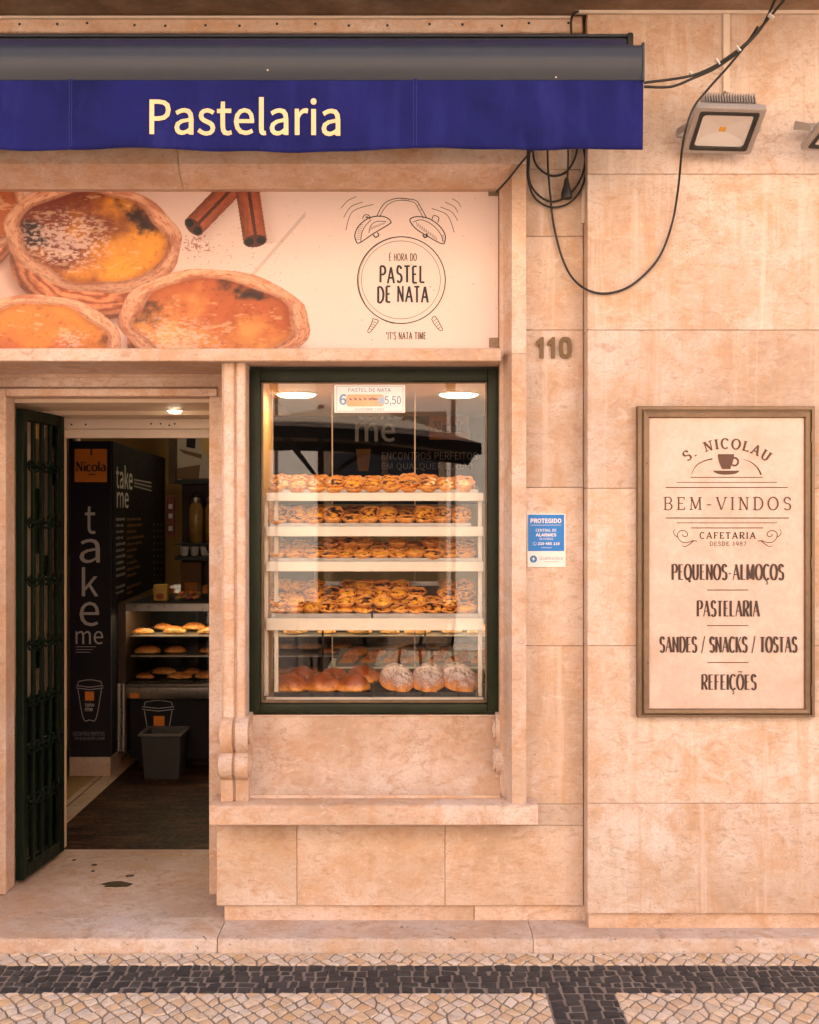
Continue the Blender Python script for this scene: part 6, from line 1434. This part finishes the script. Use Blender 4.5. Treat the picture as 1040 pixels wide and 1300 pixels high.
for i in range(14):
    m = MB(); cc = Vector((random.uniform(a0 + .03, a1 - .03), random.uniform(3.03, 3.16), zz0 + random.uniform(.015, .05))); m.obox(cc, Vector((1, random.uniform(-1, 1), .3)).normalized(), Vector((0, 1, 0)), Vector((-.3, 0, 1)).normalized(), .02, .012, .01, .004)
    tag(m.build('wrapped_sweet', [M['orange'], simple('red_wrapper', (.4, .03, .03, 1), .4), simple('yellow_wrapper', (.6, .42, .1, 1), .4)][i % 3]), 'small wrapped sweet inside the acrylic box on the counter', 'sweet', 'sweets in the acrylic box')

# back shelves with jars, cups, tins
YK = 4.3
bs = thing('back_shelf', 'dark back bar shelf unit holding jars and cups deep in the shop', 'shelf', (-1.4, YK, Z0))
X0, X1 = wx(222, YK), -.75
m = MB(); m.box(X0, X1, YK + .28, YK + .31, Z0, hz(606, YK)); m.build('back_board', M['wood_dark'], bs)
for py_ in (609, 706):
    m = MB(); z = hz(py_, YK); m.box(X0, X1, YK, YK + .279, z - .03, z); m.build('shelf_board', M['black'], bs)
m = MB(); m.box(X0, X1, YK - .02, YK + .279, Z0, 1.0); m.build('cabinet', M['wood_dark'], bs)
zs_ = hz(706, YK)
jr = thing('glass_jar', 'tall storage jar with dark lid on the back bar, nearest the menu board', 'jar', (0, 0, 0), 'storage jars on the back bar')
m = MB(); m.lathe([(.05, 0), (.058, .01), (.058, .26), (.045, .30), (.045, .31)], (0, 0, 0), 18); m.build('jar_body', simple('amber_filled_jar', (.26, .14, .04, 1), .12, var=.5, scale=20), jr, 40)
m = MB(); m.lathe([(.048, .3105), (.05, .315), (.05, .35), (.02, .36), (.012, .39)], (0, 0, 0), 16); m.build('lid', M['steel'], jr, 40)
zc_ = zs_ + .095
m = MB(); m.box(X0, X1, YK + .02, YK + .27, zc_ - .012, zc_ - .001); m.build('shelf_board', M['alu'], bs)
for i in range(6):
    mt = Matrix.Translation((X0 + .14 + i * .125, YK + .12, zc_))
    o = jr if i == 0 else copy_tree(jr)
    o.matrix_world = mt; o['label'] = ['tall storage jar with dark lid on the back bar, nearest the menu board', 'second storage jar on the back bar from the menu board', 'third storage jar on the back bar from the menu board', 'fourth storage jar on the back bar from the menu board', 'fifth storage jar on the back bar from the menu board', 'last storage jar on the back bar'][i]
m = MB(); m.lathe([(.020, 0), (.030, .01), (.036, .07), (.034, .07), (.028, .012), (.001, .010)], (0, 0, 0), 16, None, False); cpo = m.build('cup', M['white'], None, 40)
for i in range(11):
    tag(put(cpo, X0 + .06 + i * .078, YK + .07, zs_ + .0005, i, 0, 1, i == 0), f'{ORD[i]} white cup from the menu board on the back bar shelf', 'cup', 'white cups on the back bar')
m = MB(); m.lathe([(.09, 0), (.09, .02), (.025, .05), (.022, .32), (.07, .40), (.075, .44), (.02, .45)], (X0 + .27, YK + .1, 1.0005), 18); tag(m.build('coffee_grinder', M['black'], None, 40), 'black coffee grinder with narrow neck on the back bar cabinet', 'coffee grinder')
for i, (dx, w, h_, c_, lb) in enumerate(((.10, .16, .30, (.22, .11, .05, 1), 'brown carton on the back bar cabinet, nearest the menu board'), (.45, .2, .36, (.26, .14, .06, 1), 'wide brown carton standing behind the coffee grinder'), (.66, .15, .28, (.16, .07, .03, 1), 'small dark brown carton at the far end of the cabinet'))):
    m = MB(); m.box(X0 + dx - w / 2, X0 + dx + w / 2, YK + .12, YK + .26, 1.0005, 1.0 + h_, .004); b_o = m.build('carton', simple('carton_board', c_, .8, var=.2)); tag(b_o, lb, 'carton'); m = MB(); m.box(X0 + dx - w * .3, X0 + dx + w * .3, YK + .1185, YK + .1195, 1.06, 1.14); m.build('carton_label', M['orange'], b_o)
# picture and posts on the far wall
wp = thing('wall_picture', 'pale wall picture of a sailing boat hanging high on the far shop wall', 'picture', (-1.5, 4.6, 2.3))
yw = 4.62; a0, a1, b0, b1 = wx(222, yw), wx(300, yw), hz(612, yw), hz(530, yw)
m = MB(); m.box(a0, a1, yw, yw + .03, b0, b1); m.build('canvas', simple('greyed_canvas', (.42, .36, .31, 1), .7), wp)
def kp(x, y): return (wx(210 + x / 5.417, yw), yw - .002, hz(540 + y / 5.417, yw))
m = MB(); m.add([kp(*p) for p in [(90, 160), (250, 200), (250, 230), (130, 195)]], [(0, 1, 2, 3)]); m.add([kp(*p) for p in [(60, 300), (240, 270), (230, 370), (66, 370)]], [(0, 1, 2, 3)]); m.build('hull_paint', simple('brown_paint', (.16, .085, .045, 1), .7), wp)
m = MB(); m.add([kp(*p) for p in [(150, 20), (215, 10), (205, 160), (145, 150)]], [(0, 1, 2, 3)]); m.build('sail_paint', M['dark_panel'], wp); m = MB(); m.add([kp(*p) for p in [(212, 30), (320, 0), (320, 180), (270, 200)]], [(0, 1, 2, 3)]); m.build('ochre_paint', M['yellow_wall'], wp)
m = MB(); m.box(wx(214, 4.5), wx(222, 4.5), 4.5, 4.6, hz(614, 4.5), 2.94); tag(m.build('wall_post', M['wood_dark']), 'dark brown upright post beside the boat picture', 'post')
rb = tag((lambda m: (m.box(wx(211.5, 4.25), wx(221, 4.25), 4.25, 4.29, hz(682, 4.25), hz(630, 4.25)), m.build('menu_flag', simple('dark_red_card', (.14, .03, .02, 1), .5)))[1])(MB()), 'narrow dark red hanging card between menu board and back bar', 'card')
m = MB()
for py_ in (640, 652, 668): m.box(wx(214, 4.249), wx(219, 4.249), 4.2485, 4.2495, hz(py_ + 6, 4.25), hz(py_, 4.25))
m.build('card_print', M['white_dim'], rb)
m = MB(); m.box(-2.27, wx(92, 3.2), 3.2, 3.26, hz(706, 3.2), hz(548, 3.2)); tag(m.build('dark_cabinet_screen', M['black']), 'tall black panel standing behind the advertising column', 'panel')
m = MB(); m.box(-2.9, wx(97, 3.4), 3.42, 3.5, Z0, 2.94); tag(m.build('partition_wall', M['cream']), kind='structure')

# sign on the wall behind the display, seen through the window
YW = 3.9
ws = thing('wall_sign', 'dark wall sign with take me lettering and orange square behind the display', 'wall sign', (-.2, YW, 2.0))
m = MB(); m.box(wx(300, YW), wx(640, YW), YW, YW + .04, hz(640, YW), hz(505, YW)); m.build('panel', M['dark_panel'], ws)
def wtext(s, x0, x1, yb_, yt_, mat, bold=.0):
    mm = MB(); y = YW - .002; sans_text(mm, s, wx(x0, y), wx(x1, y), hz(yb_, y), hz(yt_, y), flat_at(y), bold); mm.build('lettering', mat, ws)
wtext('me', 451, 502, 561, 537, M['white'], .01); wtext('take', 452, 514, 533, 502, M['white'], .01)
wtext('ENCONTROS PERFEITOS', 485, 606, 583.5, 574, M['white_dim']); wtext('EM QUALQUER LUGAR', 485, 600, 597.5, 588, M['white_dim'])
m = MB(); rect(m, 545, 528, 596, 558, lambda a, b: (wx(a, YW), hz(b, YW)), YW - .0015); m.build('orange_square', M['orange'], ws)
m = MB(); pen_text(m, 'Nicola', wx(550, YW), wx(592, YW), hz(548, YW), hz(535, YW) - hz(548, YW), flat_at(YW - .003), .18, .09, .15, .04); m.build('lettering', M['ink_black'], ws)
m = MB(); m.add([(wx(a, YW), YW - .002, hz(b, YW)) for a, b in ((452, 570), (471, 570), (468, 598), (455, 598))], [(0, 1, 2, 3)]); m.build('cup_print', simple('dull_orange_cup', (.50, .22, .05, 1), .6), ws)
wtext('NG', 331, 341, 588, 576, M['white_dim']); wtext('JG', 331, 341, 600, 590, M['white_dim'])

# ================================================================ ACROSS THE STREET (seen mirrored in the window glass)
op = thing('opposite_building', 'sunlit ochre building with white pilasters across the street, mirrored in the window', 'building', (0, -9.5, 0))
m = MB(); m.box(-14, 14, -10.25, -9.46, 3.62, 9.5); m.build('upper_wall', simple('ochre_render', (.62, .47, .35, 1), .8, var=.12, scale=3), op)
m = MB(); m.box(-14, 14, -10.2, -9.5, -.1, 3.615); m.build('wall', simple('sunlit_ochre_render', (.66, .53, .44, 1), .8, var=.12, scale=3), op)
YO = -9.5
BRN = simple('brown_shopfront', (.20, .12, .07, 1), .6)
white = simple('painted_white_stone', (.78, .68, .56, 1), .6, var=.06)
for i, x in enumerate((-6.2, -4.0, -1.36, .78, 3.2, 5.4)):
    m = MB(); m.box(x - .23, x + .23, YO + .001, YO + .10, 0, 3.3, .01); m.box(x - .28, x + .28, YO + .001, YO + .14, 3.3, 3.5, .02); m.box(x - .28, x + .28, YO + .001, YO + .14, 0, .3, .02); m.build('pilaster', white, op)
for x0, x1 in ((-5.9, -4.3), (-3.7, -1.7), (-1.05, .45), (1.1, 2.9), (3.5, 5.1)):
    dr_ = MB(); dr_.box(x0, x1, YO + .001, YO + .03, 0, 2.9); dro = dr_.build('shopfront', BRN, op)
    m = MB(); m.box(x0 + .1, x1 - .1, YO + .0305, YO + .034, .5, 2.4); m.build('pane', M['dark_panel'], dro); m = MB(); m.box((x0 + x1) / 2 - .04, (x0 + x1) / 2 + .04, YO + .0305, YO + .06, 0, 2.8); m.build('frame', M['wood_dark'], dro)
for x in (-5, -2.7, -.3, 2.0, 4.3):
    w_ = MB(); w_.box(x - .55, x + .55, YO + .041, YO + .09, 4.6, 6.6); wo = w_.build('window', white, op); m = MB(); m.box(x - .45, x + .45, YO + .091, YO + .095, 4.7, 6.5); m.build('pane', M['dark_panel'], wo)
CHAR = simple('charcoal_canvas', (.022, .019, .02, 1), .8)
def parasol(label, cx, cy, half, ztop, pole_x):
    r = thing('parasol', label, 'parasol', (cx, cy, 0), 'cafe parasols in the street')
    m = MB(); ze = ztop - .42
    e = [(cx - half, cy - half, ze + .14), (cx + half, cy - half, ze - .02), (cx + half, cy + half, ze - .02), (cx - half, cy + half, ze + .14)]
    top = (cx, cy, ztop + .02); n = 10; vs = [top]; fs = []
    for k in range(4):
        a, b = Vector(e[k]), Vector(e[(k + 1) % 4]); base = len(vs)
        for i in range(n + 1):
            q = a.lerp(b, i / n); sag = .05 * math.sin(math.pi * i / n); vs.append((q.x, q.y, q.z + sag)); 
        fs += [(0, base + i, base + i + 1) for i in range(n)]
        b2 = len(vs); vb = [vs[base + i] for i in range(n + 1)]
        mv = MB(); mv.add(vb + [(x, y, z - .10) for x, y, z in vb], [(i, i + 1, n + i + 2, n + i + 1) for i in range(n)]); mv.build('valance', CHAR, r)
    m.add(vs, fs); m.build('canopy', simple('taupe_canvas', (.40, .29, .20, 1), .8), r)
    m = MB(); m.tube([(pole_x, cy, 0.03), (pole_x, cy, ztop)], .03, 10); m.build('pole', M['wood_dark'], r)
    for k in range(4):
        m = MB(); m.tube([(pole_x, cy, ztop - .75), ((e[k][0] * .55 + pole_x * .45), (e[k][1] + cy) / 2, ze + .25)], .014, 6); m.build('strut', M['wood_dark'], r)
    m = MB(); m.box(pole_x - .3, pole_x + .3, cy - .3, cy + .3, .0035, .06, .01); m.build('base', M['black'], r)
    return r
parasol('dark open cafe parasol mirrored in the shop window', -.52, -6.6, 1.15, 2.72, -.86)
def chair(label, x, y, rz):
    r = thing('cafe_chair', label, 'chair', (x, y, 0), 'cafe chairs under the parasol'); Mz = Matrix.Translation((x, y, 0)) @ Matrix.Rotation(rz, 4, 'Z')
    def seg(nm, pts, rad): mm = MB(); mm.tube([Mz @ Vector(p) for p in pts], rad, 6); mm.build(nm, M['black'], r, 50)
    for sx in (-1, 1):
        seg('leg', [(sx * .17, .17, .45), (sx * .20, .22, .005)], .014); seg('leg', [(sx * .17, -.17, .45), (sx * .19, -.26, .005)], .014); seg('back_post', [(sx * .17, -.17, .45), (sx * .17, -.24, .86)], .014)
    mm = MB(); mm.lathe([(.20, .44), (.21, .45), (.20, .465), (.001, .47)], (0, 0, 0), 20)
    mm.v = [tuple(Mz @ Vector(p)) for p in mm.v]; mm.build('seat', M['wood_dark'], r)
    mm = MB(); mm.box(-.17, .17, -.235, -.215, .68, .86, .006); mm.v = [tuple(Mz @ Vector(p)) for p in mm.v]; mm.build('backrest', M['wood_dark'], r)
chair('dark cafe chair beside the parasol pole, facing the table', -.95, -5.75, .4); chair('dark cafe chair beyond the small round table', .15, -5.9, 2.6)
tb = thing('cafe_table', 'small round dark cafe table under the parasol', 'table', (-.4, -5.9, 0))
m = MB(); m.lathe([(.33, .73), (.34, .74), (.33, .75), (.001, .75)], (-.4, -5.9, 0), 28); m.build('tabletop', M['wood_dark'], tb, 40)
m = MB(); m.lathe([(.20, .004), (.20, .02), (.03, .05), (.025, .729)], (-.4, -5.9, 0), 16); m.build('leg', M['black'], tb, 40)
